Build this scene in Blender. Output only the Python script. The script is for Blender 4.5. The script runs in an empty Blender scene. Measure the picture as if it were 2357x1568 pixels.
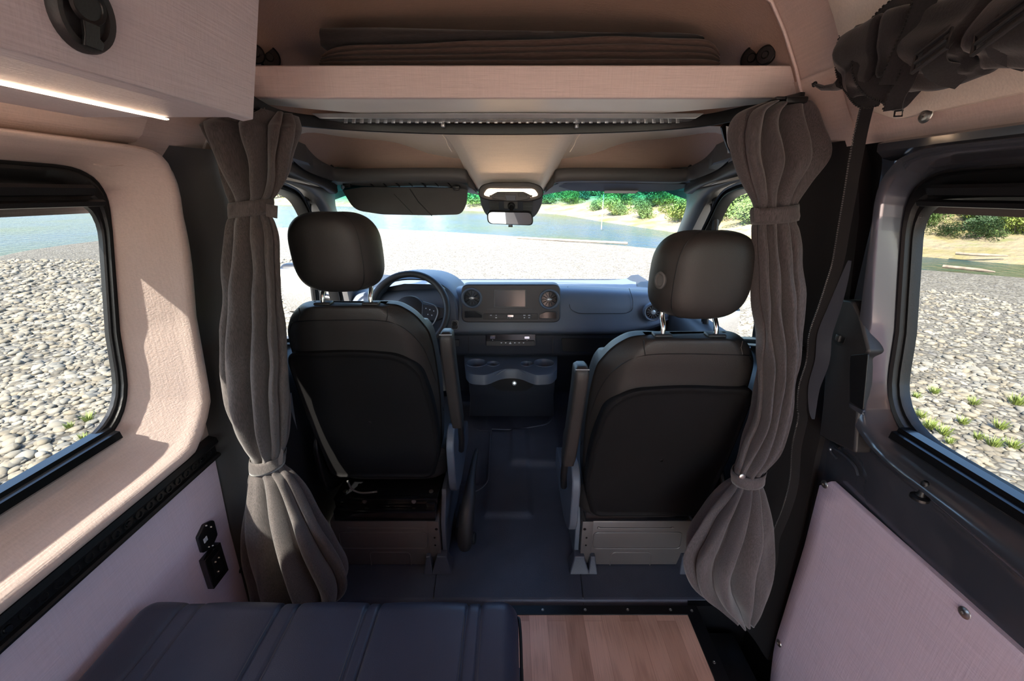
import bpy, bmesh, math, random
import numpy as np
from mathutils import Vector, Matrix, noise
random.seed(7)
D = bpy.data; C = bpy.context; COL = C.scene.collection
R = math.radians; PI = math.pi
# ------------------------------------------------------------------ camera, sky, sun, exposure
FPX = 950.0; CX = 1176.0; CY = 784.0; TH = math.atan(339/950); CT = math.cos(TH); ST = math.sin(TH); EYE = 1.5
cd = D.cameras.new('camera'); cam = D.objects.new('camera', cd); COL.objects.link(cam)
cam.location = (0, 0, EYE); cam.rotation_euler = (PI/2-TH, 0, 0)
cd.sensor_width = 36; cd.lens = FPX/2357*36; cd.shift_x = 2.5/2357; cd.clip_start = .02; cd.clip_end = 2000
C.scene.camera = cam
w = D.worlds.new('sky'); C.scene.world = w; w.use_nodes = True
wn = w.node_tree.nodes; wl_ = w.node_tree.links
sky = wn.new('ShaderNodeTexSky'); sky.sky_type = 'NISHITA'; sky.sun_disc = False
sky.sun_elevation = R(52); sky.sun_rotation = R(200); sky.dust_density = 1.5
hs = wn.new('ShaderNodeHueSaturation'); hs.inputs['Saturation'].default_value = 1.15
wl_.new(sky.outputs[0], hs.inputs['Color']); wl_.new(hs.outputs[0], wn['Background'].inputs[0])
wn['Background'].inputs[1].default_value = .55
sd = D.lights.new('sun', 'SUN'); sun = D.objects.new('sun', sd); COL.objects.link(sun)
sd.energy = 17; sd.angle = R(.6); sd.color = (1, .93, .82)
sun.location = (-5, -12, 10)
sun.rotation_euler = Vector((.24, .75, -.80)).to_track_quat('-Z', 'Y').to_euler()
vs = C.scene.view_settings; vs.view_transform = 'Standard'; vs.look = 'None'; vs.gamma = 1; vs.use_curve_mapping = False
vs.exposure = 1.0

# ------------------------------------------------------------------ helpers
def ray(u, v):
    xc = (u-CX)/FPX; yc = (CY-v)/FPX
    return Vector((xc, CT+yc*ST, -ST+yc*CT))
def at(u, v, y=None, x=None, z=None):
    r = ray(u, v)
    if y is not None: t = y/r.y
    elif x is not None: t = x/r.x
    else: t = (z-EYE)/r.z
    return Vector((r.x*t, r.y*t, EYE+r.z*t))
ZX = [(-1,.87),(0,.875),(.5,.89),(.9,.885),(1.2,.865),(1.45,.825),(1.55,.795),(1.62,.757),(1.714,.70),(1.78,.667),(1.85,.625),(1.906,.584),(1.95,.50),(1.98,.38),(2.0,.2),(2.006,0)]
def xw(z):
    for (a,b),(a2,b2) in zip(ZX, ZX[1:]):
        if z <= a2: return b+(b2-b)*(z-a)/(a2-a)
    return 0
def onwall(u, v, off=0):
    r = ray(u, v); lo = 0; hi = 6
    for i in range(40):
        t = (lo+hi)/2
        if abs(t*r.x) < xw(EYE+t*r.z)-off: lo = t
        else: hi = t
    return Vector((t*r.x, t*r.y, EYE+t*r.z))
def W3(side, y, z, off=0): return Vector((side*(xw(z)-off), y, z))

def tag(o, label=None, cat=None, group=None, kind=None):
    if label: o['label'] = label
    if cat: o['category'] = cat
    if group: o['group'] = group
    if kind: o['kind'] = kind
    return o
def empty(name, loc, label, cat, group=None):
    o = D.objects.new(name, None); COL.objects.link(o); o.location = loc; o.empty_display_size = .05
    return tag(o, label, cat, group)
def obj(name, bm, mat, parent=None, bevel=0, seg=2, sub=0, solid=0, smooth=True, ang=38):
    bmesh.ops.remove_doubles(bm, verts=bm.verts, dist=1e-6)
    bmesh.ops.recalc_face_normals(bm, faces=bm.faces)
    if smooth:
        for f in bm.faces: f.smooth = True
        ca = R(ang)
        for e in bm.edges:
            if len(e.link_faces) == 2 and e.calc_face_angle(0) > ca: e.smooth = False
    me = D.meshes.new(name); bm.to_mesh(me); bm.free()
    o = D.objects.new(name, me); COL.objects.link(o)
    for m in (mat if isinstance(mat, (list, tuple)) else [mat]): me.materials.append(m)
    if solid:
        md = o.modifiers.new('s', 'SOLIDIFY'); md.thickness = solid; md.offset = 0
    if bevel:
        md = o.modifiers.new('b', 'BEVEL'); md.width = bevel; md.segments = seg; md.limit_method = 'ANGLE'; md.angle_limit = R(35)
    if sub:
        md = o.modifiers.new('u', 'SUBSURF'); md.levels = sub; md.render_levels = sub
    if parent:
        o.parent = parent
        p = parent; off = Vector((0,0,0))
        while p: off += p.location; p = p.parent
        o.location = -off if parent.type == 'EMPTY' else -off
        if parent.type != 'EMPTY': o.location = (0,0,0)
    return o
def struct(name, bm, mat, parent=None, **k):
    o = obj(name, bm, mat, parent, **k)
    if not parent: o['kind'] = 'structure'
    return o
def NB(): return bmesh.new()
def loft(bm, rows, cu=False, cv=False, cap=False, mi=0):
    vr = [[bm.verts.new(p) for p in r] for r in rows]
    n = len(rows[0]); m = len(rows)
    for i in range(m if cv else m-1):
        a = vr[i]; b = vr[(i+1) % m]
        for j in range(n if cu else n-1):
            k = (j+1) % n
            try:
                f = bm.faces.new((a[j], a[k], b[k], b[j])); f.material_index = mi
            except ValueError: pass
    if cap and cu:
        for r in (vr[0], vr[-1]):
            try: f = bm.faces.new(r); f.material_index = mi
            except ValueError: pass
    return bm
def box(bm, c, s, rot=None, r=0, seg=2):
    g = bmesh.ops.create_cube(bm, size=1)['verts']
    M = Matrix.Translation(c) @ (rot.to_matrix().to_4x4() if rot else Matrix()) @ Matrix.Diagonal((s[0], s[1], s[2], 1))
    bmesh.ops.transform(bm, matrix=M, verts=g)
    if r:
        ed = list({e for v in g for e in v.link_edges})
        bmesh.ops.bevel(bm, geom=ed, offset=r, segments=seg, profile=.5, affect='EDGES')
    return bm
def prism(bm, pts, vec, mi=0):
    a = [bm.verts.new(p) for p in pts]; b = [bm.verts.new(Vector(p)+Vector(vec)) for p in pts]
    n = len(a)
    fs = [bm.faces.new(a), bm.faces.new(b[::-1])]
    for i in range(n): fs.append(bm.faces.new((a[i], b[i], b[(i+1)%n], a[(i+1)%n])))
    for f in fs: f.material_index = mi
    return bm
def fillet(pts, r, n=5):
    out = []; m = len(pts)
    for i, p in enumerate(pts):
        p = Vector(p); rr = r[i] if isinstance(r, (list, tuple)) else r
        if rr <= 0: out.append(p); continue
        a = (Vector(pts[i-1])-p); b = (Vector(pts[(i+1)%m])-p)
        d = min(rr, a.length*.49, b.length*.49)
        A = p+a.normalized()*d; B = p+b.normalized()*d
        for k in range(n+1):
            t = k/n; out.append(A*(1-t)**2+p*2*t*(1-t)+B*t*t)
    return out
def cr(P, n):
    """smooth curve through control rows (Catmull-Rom)"""
    P = [np.array(p, float) for p in P]; out = []
    m = len(P)-1
    for i in range(n+1):
        f = i/n*m; k = min(int(f), m-1); t = f-k
        p0 = P[max(k-1,0)]; p1 = P[k]; p2 = P[k+1]; p3 = P[min(k+2,m)]
        out.append(.5*((2*p1)+(-p0+p2)*t+(2*p0-5*p1+4*p2-p3)*t*t+(-p0+3*p1-3*p2+p3)*t**3))
    return out
def crv(P, n): return [Vector(p) for p in cr(P, n)]
def tube(bm, path, r, n=10, flat=1, up=None, cap=True, mi=0):
    path = [Vector(p) for p in path]; rows = []
    prev = None
    for i, p in enumerate(path):
        t = (path[min(i+1, len(path)-1)]-path[max(i-1, 0)]).normalized()
        if prev is None:
            u = Vector(up) if up else (Vector((0,0,1)) if abs(t.z) < .9 else Vector((1,0,0)))
        else: u = prev
        s = t.cross(u).normalized(); u = s.cross(t).normalized(); prev = u
        rr = r[i] if isinstance(r, (list, tuple)) else r
        rows.append([p+s*math.cos(2*PI*k/n)*rr+u*math.sin(2*PI*k/n)*rr*flat for k in range(n)])
    return loft(bm, rows, cu=True, cap=cap, mi=mi)
def ribbon(bm, path, wdt, nrm, th=.002):
    path = [Vector(p) for p in path]; rows = []
    for i, p in enumerate(path):
        t = (path[min(i+1, len(path)-1)]-path[max(i-1, 0)]).normalized()
        N = nrm[i] if isinstance(nrm, list) else Vector(nrm)
        s = t.cross(N).normalized(); N2 = s.cross(t).normalized()
        ww = wdt[i] if isinstance(wdt, list) else wdt
        rows.append([p-s*ww/2-N2*th/2, p+s*ww/2-N2*th/2, p+s*ww/2+N2*th/2, p-s*ww/2+N2*th/2])
    return loft(bm, rows, cu=True, cap=True)
def disc(bm, c, nrm, r, h, n=24, r2=None):
    q = Vector(nrm).to_track_quat('Z', 'Y').to_matrix(); c = Vector(c); r2 = r if r2 is None else r2
    rows = [[c+q@Vector((rr*math.cos(2*PI*k/n), rr*math.sin(2*PI*k/n), z)) for k in range(n)] for rr, z in ((r,0),(r2,h))]
    return loft(bm, rows, cu=True, cap=True)
def lathe(bm, c, nrm, prof, n=32, cap=True):
    q = Vector(nrm).to_track_quat('Z', 'Y').to_matrix(); c = Vector(c)
    rows = [[c+q@Vector((rr*math.cos(2*PI*k/n), rr*math.sin(2*PI*k/n), z)) for k in range(n)] for rr, z in prof]
    return loft(bm, rows, cu=True, cap=cap)
def torus(bm, c, nrm, R_, r, n=48, m=10):
    q = Vector(nrm).to_track_quat('Z', 'Y').to_matrix(); c = Vector(c)
    rows = [[c+q@Vector(((R_+r*math.cos(2*PI*k/m))*math.cos(2*PI*i/n), (R_+r*math.cos(2*PI*k/m))*math.sin(2*PI*i/n), r*math.sin(2*PI*k/m))) for k in range(m)] for i in range(n)]
    return loft(bm, rows, cu=True, cv=True)
def plate_pts(px, y): return [at(u, v, y=y) for u, v in px]
def rpx(u0, v0, u1, v1, r, n=5): return [(p.x, p.y) for p in fillet([(u0,v0,0),(u1,v0,0),(u1,v1,0),(u0,v1,0)], r, n)]
def ell(u, v, a, b, n=28): return [(u+a*math.cos(2*PI*k/n), v+b*math.sin(2*PI*k/n)) for k in range(n)]

# ------------------------------------------------------------------ materials
def nt(name):
    m = D.materials.new(name); m.use_nodes = True
    return m, m.node_tree.nodes, m.node_tree.links, m.node_tree.nodes['Principled BSDF']
def coords(n, l, scale=(1,1,1), rot=(0,0,0)):
    tc = n.new('ShaderNodeTexCoord'); mp = n.new('ShaderNodeMapping'); l.new(tc.outputs['Object'], mp.inputs[0])
    mp.inputs['Scale'].default_value = scale; mp.inputs['Rotation'].default_value = rot
    return mp.outputs[0]
def noi(n, l, vec, sc, det=3, rough=.5):
    t = n.new('ShaderNodeTexNoise'); t.inputs['Scale'].default_value = sc; t.inputs['Detail'].default_value = det
    t.inputs['Roughness'].default_value = rough; l.new(vec, t.inputs['Vector']); return t.outputs['Fac']
def ramp(n, l, fac, stops):
    r = n.new('ShaderNodeValToRGB'); l.new(fac, r.inputs[0]); e = r.color_ramp.elements
    while len(e) < len(stops): e.new(.5)
    for k, (p, c) in zip(e, stops): k.position = p; k.color = (*c, 1)
    return r.outputs[0]
def math_(n, l, op, a, b):
    m = n.new('ShaderNodeMath'); m.operation = op
    for i, q in enumerate((a, b)):
        if isinstance(q, (int, float)): m.inputs[i].default_value = q
        else: l.new(q, m.inputs[i])
    return m.outputs[0]
def bump(n, l, bs, h, strength, dist=.002):
    b = n.new('ShaderNodeBump'); b.inputs['Strength'].default_value = strength; b.inputs['Distance'].default_value = dist
    l.new(h, b.inputs['Height']); l.new(b.outputs[0], bs.inputs['Normal'])
def plain(name, col, rough=.5, metal=0, var=.12, grain=400, gb=.25, coat=0, spec=.5, sheen=0):
    m, n, l, b = nt(name)
    v = coords(n, l)
    f = noi(n, l, v, 6, 4)
    lo = tuple(max(0, c*(1-var)) for c in col); hi = tuple(min(1, c*(1+var)) for c in col)
    l.new(ramp(n, l, f, [(.3, lo), (.7, hi)]), b.inputs['Base Color'])
    b.inputs['Roughness'].default_value = rough; b.inputs['Metallic'].default_value = metal
    b.inputs['Coat Weight'].default_value = coat; b.inputs['Coat Roughness'].default_value = .08
    b.inputs['Specular IOR Level'].default_value = spec; b.inputs['Sheen Weight'].default_value = sheen
    if gb: bump(n, l, b, noi(n, l, v, grain, 2), gb, .001)
    return m
def vinyl(name, col, along='y', rough=.55, strength=.5):
    """wallcovering with fine crossed thread lines"""
    m, n, l, b = nt(name)
    sc = {'y': (300,12,300), 'x': (12,300,300), 'z': (300,300,12)}[along]
    s2 = {'y': (60,60,500), 'x': (60,60,500), 'z': (300,60,60)}[along]
    a = noi(n, l, coords(n, l, sc), 1, 3); c = noi(n, l, coords(n, l, (260,260,14)), 1, 3)
    h = math_(n, l, 'ADD', math_(n, l, 'MULTIPLY', a, 1.0), math_(n, l, 'MULTIPLY', c, .6))
    base = noi(n, l, coords(n, l), 2.5, 2)
    mx = math_(n, l, 'ADD', math_(n, l, 'MULTIPLY', h, .4), math_(n, l, 'MULTIPLY', base, .35))
    l.new(ramp(n, l, mx, [(.3, tuple(c*.88 for c in col)), (.7, tuple(min(1, c*1.08) for c in col))]), b.inputs['Base Color'])
    b.inputs['Roughness'].default_value = rough
    bump(n, l, b, h, strength, .0012)
    return m
def cloth(name, c1, c2, sc=(900,900,60)):
    m, n, l, b = nt(name)
    a = noi(n, l, coords(n, l, sc), 1, 2); big = noi(n, l, coords(n, l), 9, 3)
    f = math_(n, l, 'ADD', math_(n, l, 'MULTIPLY', a, .8), math_(n, l, 'MULTIPLY', big, .2))
    l.new(ramp(n, l, f, [(.35, c1), (.65, c2)]), b.inputs['Base Color'])
    b.inputs['Roughness'].default_value = .85; b.inputs['Sheen Weight'].default_value = .25; b.inputs['Sheen Roughness'].default_value = .5
    bump(n, l, b, a, .35, .001)
    return m
def leather(name, col, rough=.5, st=.5):
    m, n, l, b = nt(name)
    t = n.new('ShaderNodeTexVoronoi'); t.inputs['Scale'].default_value = 330; t.feature = 'DISTANCE_TO_EDGE'
    l.new(coords(n, l), t.inputs['Vector'])
    v = coords(n, l)
    l.new(ramp(n, l, noi(n, l, v, 5, 3), [(.3, tuple(c*.85 for c in col)), (.7, tuple(c*1.15 for c in col))]), b.inputs['Base Color'])
    b.inputs['Roughness'].default_value = rough
    bump(n, l, b, math_(n, l, 'ADD', t.outputs['Distance'], math_(n, l, 'MULTIPLY', noi(n, l, v, 60, 3), .4)), st, .0008)
    return m
def emis(name, col, st):
    m, n, l, b = nt(name)
    b.inputs['Base Color'].default_value = (*col, 1); b.inputs['Emission Color'].default_value = (*col, 1); b.inputs['Emission Strength'].default_value = st
    return m
def glass(name, tint, band=None, refl=1.0):
    m = D.materials.new(name); m.use_nodes = True; n = m.node_tree.nodes; l = m.node_tree.links; n.clear()
    o = n.new('ShaderNodeOutputMaterial'); mix = n.new('ShaderNodeMixShader'); tr = n.new('ShaderNodeBsdfTransparent'); gl = n.new('ShaderNodeBsdfGlossy')
    gl.inputs['Roughness'].default_value = .02; lw = n.new('ShaderNodeLayerWeight'); lw.inputs[0].default_value = .5; fr = n.new('ShaderNodeMapRange'); pw = n.new('ShaderNodeMath'); pw.operation = 'POWER'; pw.inputs[1].default_value = 5; l.new(lw.outputs['Facing'], pw.inputs[0]); l.new(pw.outputs[0], fr.inputs[0]); fr.inputs[3].default_value = .03; fr.inputs[4].default_value = .6
    tr.inputs[0].default_value = (*tint, 1)
    if band:
        tc = n.new('ShaderNodeTexCoord'); sp = n.new('ShaderNodeSeparateXYZ'); l.new(tc.outputs['Object'], sp.inputs[0])
        l.new(ramp(n, l, sp.outputs['Z'], band), tr.inputs[0])
    l.new(fr.outputs[0], mix.inputs[0]); l.new(tr.outputs[0], mix.inputs[1]); l.new(gl.outputs[0], mix.inputs[2]); l.new(mix.outputs[0], o.inputs[0])
    return m
CREAM = (.68,.545,.49)
M = {}
M['wall'] = vinyl('wall_vinyl', CREAM, 'y')
M['wallx'] = vinyl('shelf_vinyl', (.70,.58,.55), 'x', .55, .9)
M['panel'] = vinyl('panel_laminate', (.68,.58,.68), 'y', .5, .6)
M['cab'] = vinyl('cabinet_laminate', (.62,.57,.61), 'y', .4, .7)
M['head'] = vinyl('headliner_vinyl', (.86,.77,.66), 'x', .6, .25)
M['roof'] = vinyl('roof_vinyl', (.44,.31,.25), 'x', .6, .4)
M['offw'] = plain('shelf_underside', (.88,.85,.78), .35, 0, .04, 300, .1)
M['plas'] = plain('charcoal_plastic', (.022,.022,.024), .5)
M['plasg'] = plain('grey_trim_plastic', (.08,.078,.078), .5)
M['black'] = plain('black_plastic', (.006,.006,.007), .42)
M['matte'] = plain('matte_black_fabric', (.006,.005,.006), .9)
M['gloss'] = plain('gloss_black', (.006,.006,.007), .2, 0, .05, 100, 0, .4)
M['dash'] = plain('dash_plastic', (.085,.10,.125), .5, 0, .06, 500, .3)
M['dashd'] = plain('dash_dark_plastic', (.03,.034,.045), .45, 0, .08, 500, .25)
M['rad'] = plain('radio_panel_plastic', (.04,.037,.039), .5, 0, .05, 500, .2)
M['mat'] = plain('cab_floor_mat', (.055,.062,.085), .42, 0, .15, 260, .8)
M['leath'] = leather('seat_leather', (.022,.0195,.0185))
M['bench'] = leather('bench_leather', (.035,.042,.068), .40, .3)
M['shell'] = plain('seat_back_fabric', (.006,.0055,.006), .7, 0, .1, 700, .5, 0, .2)
M['gray'] = plain('grey_steel_paint', (.13,.115,.108), .38, .2, .05, 200, .05, .3)
M['paint'] = plain('door_paint', (.065,.072,.09), .2, .35, .04, 300, .02, .9)
M['chrome'] = plain('chrome', (.7,.7,.7), .14, 1, .02, 10, 0)
M['steel'] = plain('screw_steel', (.55,.53,.5), .3, 1, .05, 10, 0)
M['curt'] = cloth('curtain_weave', (.035,.029,.028), (.095,.08,.076))
M['curtr'] = cloth('curtain_weave_right', (.035,.029,.030), (.092,.077,.081))
M['fold'] = cloth('folded_cover_cloth', (.06,.036,.028), (.095,.06,.05), (60,500,500))
M['foldd'] = cloth('dark_cover_cloth', (.02,.016,.016), (.035,.03,.03), (60,500,500))
M['screen'] = cloth('insect_screen_cloth', (.004,.004,.005), (.011,.010,.013), (300,300,300))
M['led'] = emis('led_strip', (1,.72,.5), 9)
M['ledw'] = emis('dome_lamp_led', (1,.66,.4), 7)
M['mark'] = plain('white_marking', (.55,.58,.62), .5, 0, 0, 10, 0)
M['tint'] = glass('side_glass', (.44,.45,.44))
M['clear'] = glass('cab_glass', (.86,.88,.87))
M['wind'] = glass('windshield_glass', (.86,.88,.88), [(.0,(.86,.88,.88)),(1.0,(.86,.88,.88))])
M['mirror'] = plain('mirror_glass', (.8,.8,.82), .02, 1, 0, 10, 0)
M['scr'] = plain('screen_glass', (.03,.02,.014), .18, 0, .05, 10, 0, .2)
M['leds'] = plain('led_lens', (.45,.47,.48), .15, .3, .2, 60, .3, .4)
# windshield: clear below, blue-green shade band above
m, n, l = M['wind'], M['wind'].node_tree.nodes, M['wind'].node_tree.links
tc = n.new('ShaderNodeTexCoord'); sp = n.new('ShaderNodeSeparateXYZ'); l.new(tc.outputs['Object'], sp.inputs[0])
mr = n.new('ShaderNodeMapRange'); mr.inputs[1].default_value = 1.42; mr.inputs[2].default_value = 1.485; l.new(sp.outputs['Z'], mr.inputs[0])
l.new(ramp(n, l, mr.outputs[0], [(0,(.88,.90,.90)),(1,(.10,.52,.60))]), n['Transparent BSDF'].inputs[0])
# wood floor
m, n, l, b = nt('wood_laminate'); M['wood'] = m
v = coords(n, l, (1,1,1), (0,0,PI/2))
bk = n.new('ShaderNodeTexBrick'); l.new(v, bk.inputs['Vector']); bk.inputs['Scale'].default_value = 1; bk.inputs['Brick Width'].default_value = .8; bk.inputs['Row Height'].default_value = .068
bk.inputs['Mortar Size'].default_value = .0006; bk.inputs['Color1'].default_value = (.46,.27,.195,1); bk.inputs['Color2'].default_value = (.74,.48,.37,1); bk.inputs['Mortar'].default_value = (.42,.24,.17,1); bk.inputs['Bias'].default_value = .1
bk.offset = .37
wv = n.new('ShaderNodeTexWave'); wv.wave_type = 'RINGS'; wv.inputs['Scale'].default_value = 9; wv.inputs['Distortion'].default_value = 6; wv.inputs['Detail'].default_value = 3; wv.inputs['Detail Scale'].default_value = 1.2
l.new(coords(n, l, (1,.16,1)), wv.inputs['Vector'])
g = noi(n, l, coords(n, l, (240,9,1)), 1, 4)
gg = math_(n, l, 'ADD', math_(n, l, 'MULTIPLY', wv.outputs['Fac'], .25), math_(n, l, 'MULTIPLY', g, .75))
mx = n.new('ShaderNodeMixRGB'); mx.blend_type = 'MULTIPLY'; mx.inputs[0].default_value = .6
l.new(bk.outputs[0], mx.inputs[1]); l.new(ramp(n, l, gg, [(.25,(.6,.55,.52)),(.6,(1.05,1.03,1.0))]), mx.inputs[2]); l.new(mx.outputs[0], b.inputs['Base Color'])
b.inputs['Roughness'].default_value = .36

# ------------------------------------------------------------------ van shell
def polyray(poly, c, ang):
    d = Vector((math.cos(ang), math.sin(ang))); best = 0
    n = len(poly)
    for i in range(n):
        a = Vector(poly[i][:2])-c; e = Vector(poly[(i+1)%n][:2])-Vector(poly[i][:2])
        den = d.x*e.y-d.y*e.x
        if abs(den) < 1e-12: continue
        t = (a.x*e.y-a.y*e.x)/den; s = (a.x*d.y-a.y*d.x)/den
        if t > 0 and -1e-4 <= s <= 1+1e-4: best = max(best, t)
    return c+d*best
def ringwall(bm, side, inner, outer, prof, n=160, cap=None):
    """sheet on the side wall between a window outline and an outer outline, given in (y, z)"""
    ci = sum((Vector(p[:2]) for p in inner), Vector((0,0)))/len(inner)
    angs = sorted(set([2*PI*k/n for k in range(n)] + [math.atan2(p[1]-ci.y, p[0]-ci.x) % (2*PI) for p in list(inner)+list(outer)]))
    angs = [a for i, a in enumerate(angs) if i == 0 or a-angs[i-1] > 2e-4]
    rows = []
    I = [polyray(inner, ci, a) for a in angs]; O = [polyray(outer, ci, a) for a in angs]
    for s, off in prof:
        r = []
        for i, o in zip(I, O):
            L = (o-i).length
            q = s if cap is None or s >= 1 or L < cap else s*cap/L
            r.append(W3(side, *(i+(o-i)*q), off))
        rows.append(r)
    return loft(bm, rows, cu=True)
def fl2(pts, r, n=6): return [(p.x, p.y) for p in fillet([(a, b_, 0) for a, b_ in pts], r, n)]
# openings in (y, z)
OPENS = {1: fl2([(-.25,.965),(.868,.965),(.925,1.540),(-.25,1.545)], [.1,.15,.12,.1], 8), -1: fl2([(.17,.965),(.868,.965),(.925,1.545),(.17,1.556)], [.1,.15,.12,.1], 8)}
GLSS = {1: fl2([(-.21,1.0),(.85,.995),(.905,1.485),(-.21,1.490)], [.08,.12,.08,.08], 8), -1: fl2([(.21,1.0),(.85,.995),(.905,1.485),(.21,1.495)], [.08,.12,.08,.08], 8)}
# left padded surround
prof = [(0,-.035),(.04,-.033)] + [(s, -.035+.082*(s/.72)) for s in [.09*k for k in range(1,8)]] + [(.68,.044),(.74,.049),(.8,.050),(.87,.047),(.93,.038),(.975,.02),(1,.0)]
SUR = fl2([(-.6,.832),(1.047,.832),(1.058,1.40),(1.00,1.592),(-.6,1.592)], [0,0,.1,.14,0], 6)
o = struct('trim_1', ringwall(NB(), -1, OPENS[-1], SUR, prof, 160, .21), M['wall'])
bm = NB()   # stitched seams of the surround
for a, b_ in (((.865,.99),(1.035,.862)),):
    tube(bm, [W3(-1, a[0]+(b_[0]-a[0])*t, a[1]+(b_[1]-a[1])*t, -.035+.082*min(t,1)/.72*(1 if t<.66 else .95-(t-.66))+.001) for t in [k/14 for k in range(1,11)]], .0008, 5)
st = [onwall(u, v, .012) for u, v in [(215,378),(255,383),(290,380),(318,370),(332,358)]]
tube(bm, st, .0008, 5)
obj('seam', bm, M['wall'], o)
# wall sheets behind everything
for side, nm in ((-1,'wall_left'),(1,'wall_right')):
    bm = NB()
    ringwall(bm, side, OPENS[side], [(-2.6,-.05),(1.3,-.05),(1.3,1.63),(-2.6,1.63)], [(0,-.045),(.02,-.05),(.5,-.05),(1,-.05)])
    struct(nm, bm, M['wall'] if side < 0 else M['matte'])
# lower left panel
def LE(z): return 1.045-.035*(.76-z)/.54
bm = NB(); rows = []
for z in [0,.1,.2,.3,.4,.5,.6,.7,.766]: rows.append([W3(-1, y, z, .004) for y in (-2.6,-1.5,-.5,0,.4,.7,.95,LE(z)-.004)]+[W3(-1, LE(z), z, -.02)])
o = struct('trim_2', loft(bm, rows), M['panel'])
# cornice panels above the window
bm = NB(); rows = []
for y in [-2.6,-1,0,.4,.7,.85,.912,.922,.926]:
    k = 1 if y < .92 else (.6 if y < .925 else 0)
    rows.append([W3(-1, y, z, o_*k-(1-k)*.02) for z, o_ in [(1.592,0),(1.597,.018),(1.61,.028),(1.65,.032),(1.68,.03),(1.72,.02)]])
struct('trim_3', loft(NB(), rows), M['wall'])
bm = NB(); rows = []
tp = [(1.70,),]
for k in range(13):
    y = .905+k*.022; low = 1.535 if y < .96 else (1.545 if y < 1.06 else 1.545+(y-1.06)*.9)
    rows.append([W3(-1, y, low+(1.72-low)*s, o_) for s, o_ in [(0,-.03),(.03,-.005),(.1,.006),(.5,.012),(1,.01)]])
struct('trim_4', loft(NB(), rows), M['wall'])
# left cab pillar cover (dark)
def pillar(side, y0f, nm, top):
    rows = []
    for k in range(30):
        z = top*k/29
        y0 = y0f(z); r = []
        for j, (dy, off) in enumerate([(0,-.03),(0,.0),(.02,.006),(.06,.012),(.10,.03),(.13,.055),(.16,.062),(.20,.05),(.24,.01),(.30,0),(.40,0)]):
            hump = 1 if z > .5 else .5+z
            tb = max(0, (z-(top-.1))/.1)
            if j > 3 and tb > 0: hump *= (1-.3*tb)
            r.append(W3(side, y0+dy*(1-.1*tb), z, off*hump))
        rows.append(r)
    return struct(nm, loft(NB(), rows), M['plasg'] if side < 0 else M['matte'], ang=60)
pl = pillar(-1, lambda z: (LE(z) if z < .76 else 1.045 if z < 1.35 else 1.045-(z-1.35)*.3)-.002, 'trim_5', 1.60)
bm = NB(); disc(bm, onwall(361,367,.02), (1,0,0), .006, .004, 16); obj('clip', bm, M['black'], pl)
# roof shell: section from left cornice over to the right, then front cap
def section(y, sx=1, top=2.006, z0=1.60):
    pts = []
    zs = [z0,1.62,1.66,1.714,1.75,1.78,1.82,1.85,1.88,1.906,1.93,1.95,1.968,1.98,1.992,2.0,2.004]
    L = [(-xw(z)*sx, z) for z in zs] + [(0, 2.006)] + [(xw(z)*sx, z) for z in zs[::-1]]
    return [Vector((x, y, 1.60+(z-1.6)*(top-1.6)/.406)) for x, z in L]
bm = NB(); loft(bm, [section(y) for y in (-2.6,-1.5,-.5,.2,.6,.9,1.124)])
loft(bm, [[Vector((p.x*1.0+(.075 if p.x > 0 else -.075 if p.x < 0 else 0), p.y, p.z+.06)) for p in [Vector((-.82,y,1.40))]+section(y)+[Vector((.82,y,1.40))]] for y in (-2.6,-1,.3,1.2)])
struct('ceiling', bm, M['wall'])
rows = []
for k in range(15):
    t = k/14; a = t*PI/2
    rows.append(section(1.12+.75*math.sin(a)*1.0, 1-.12*t*t, 2.0-.44*(1-math.cos(a)), 1.60))
rows = [[p if i else p for i, p in enumerate(r)] for r in rows]
struct('trim_6', loft(NB(), rows), M['roof'])
bm = NB(); tube(bm, [p+Vector((-.004*(1 if p.x>0 else -1), 0, -.004)) for p in section(1.119)], .0035, 6)
struct('trim_7', bm, M['wallx'])
# right cream pillar panel between seam and door
rows = []
for z in (1.60,1.63,1.66,1.70,1.75):
    rows.append([W3(1, y, z, .004) for y in (1.0,1.02,1.06,1.12,1.16)])
struct('trim_8', loft(NB(), rows), M['wall'])
# right dark pillar
pillar(1, lambda z: .96+.06*min(1,max(0,(z-.1)/.7)) , 'trim_9', 1.612)
# ------------------------------------------------------------------ floor
bm = NB(); prism(bm, [(-.87,-2.6,-.03),(.655,-2.6,-.03),(.667,1.155,-.03),(-.87,1.155,-.03)], (0,0,.03)); struct('floor', bm, M['wood'])
bm = NB()   # cab mat with raised front tunnel
def mz(x, y):
    z = .004
    t = min(1, max(0, (y-1.7)/.75)); z += .10*t*t*(3-2*t)
    if -.02 < x+.06 < .14 and 1.55 < y < 2.2: z += 0
    return z
xs = [-.86+1.72*i/60 for i in range(61)]; ys = [1.185+1.75*j/60 for j in range(61)]
def matz(x, y):
    z = mz(x, y)
    def pad(x0,x1,y0,y1,h,w_=.014):
        d = min(x-x0, x1-x, y-y0, y1-y); return h*min(1, max(0, d/w_+.5))
    z += pad(-.13,.10,1.62,2.25,.012) + pad(-.7,-.16,1.85,2.6,-.012) + pad(.0,.3,1.98,2.6,.02,.03)
    return z
bm = NB(); nx, ny = 130, 130
xs = [-.86+1.72*i/nx for i in range(nx+1)]; ys = [1.188+1.7*j/ny for j in range(ny+1)]
loft(bm, [[Vector((x, y, matz(x, y))) for x in xs] for y in ys])
o = struct('trim_10', bm, M['mat'], ang=80)
bm = NB()
rows = []
for x in (-.86,-.4,0,.4,.86): rows.append([(x,1.188,.004),(x,1.180,.002),(x,1.174,-.006),(x,1.168,-.016),(x,1.16,-.02),(x,1.16,-.06)])
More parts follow.
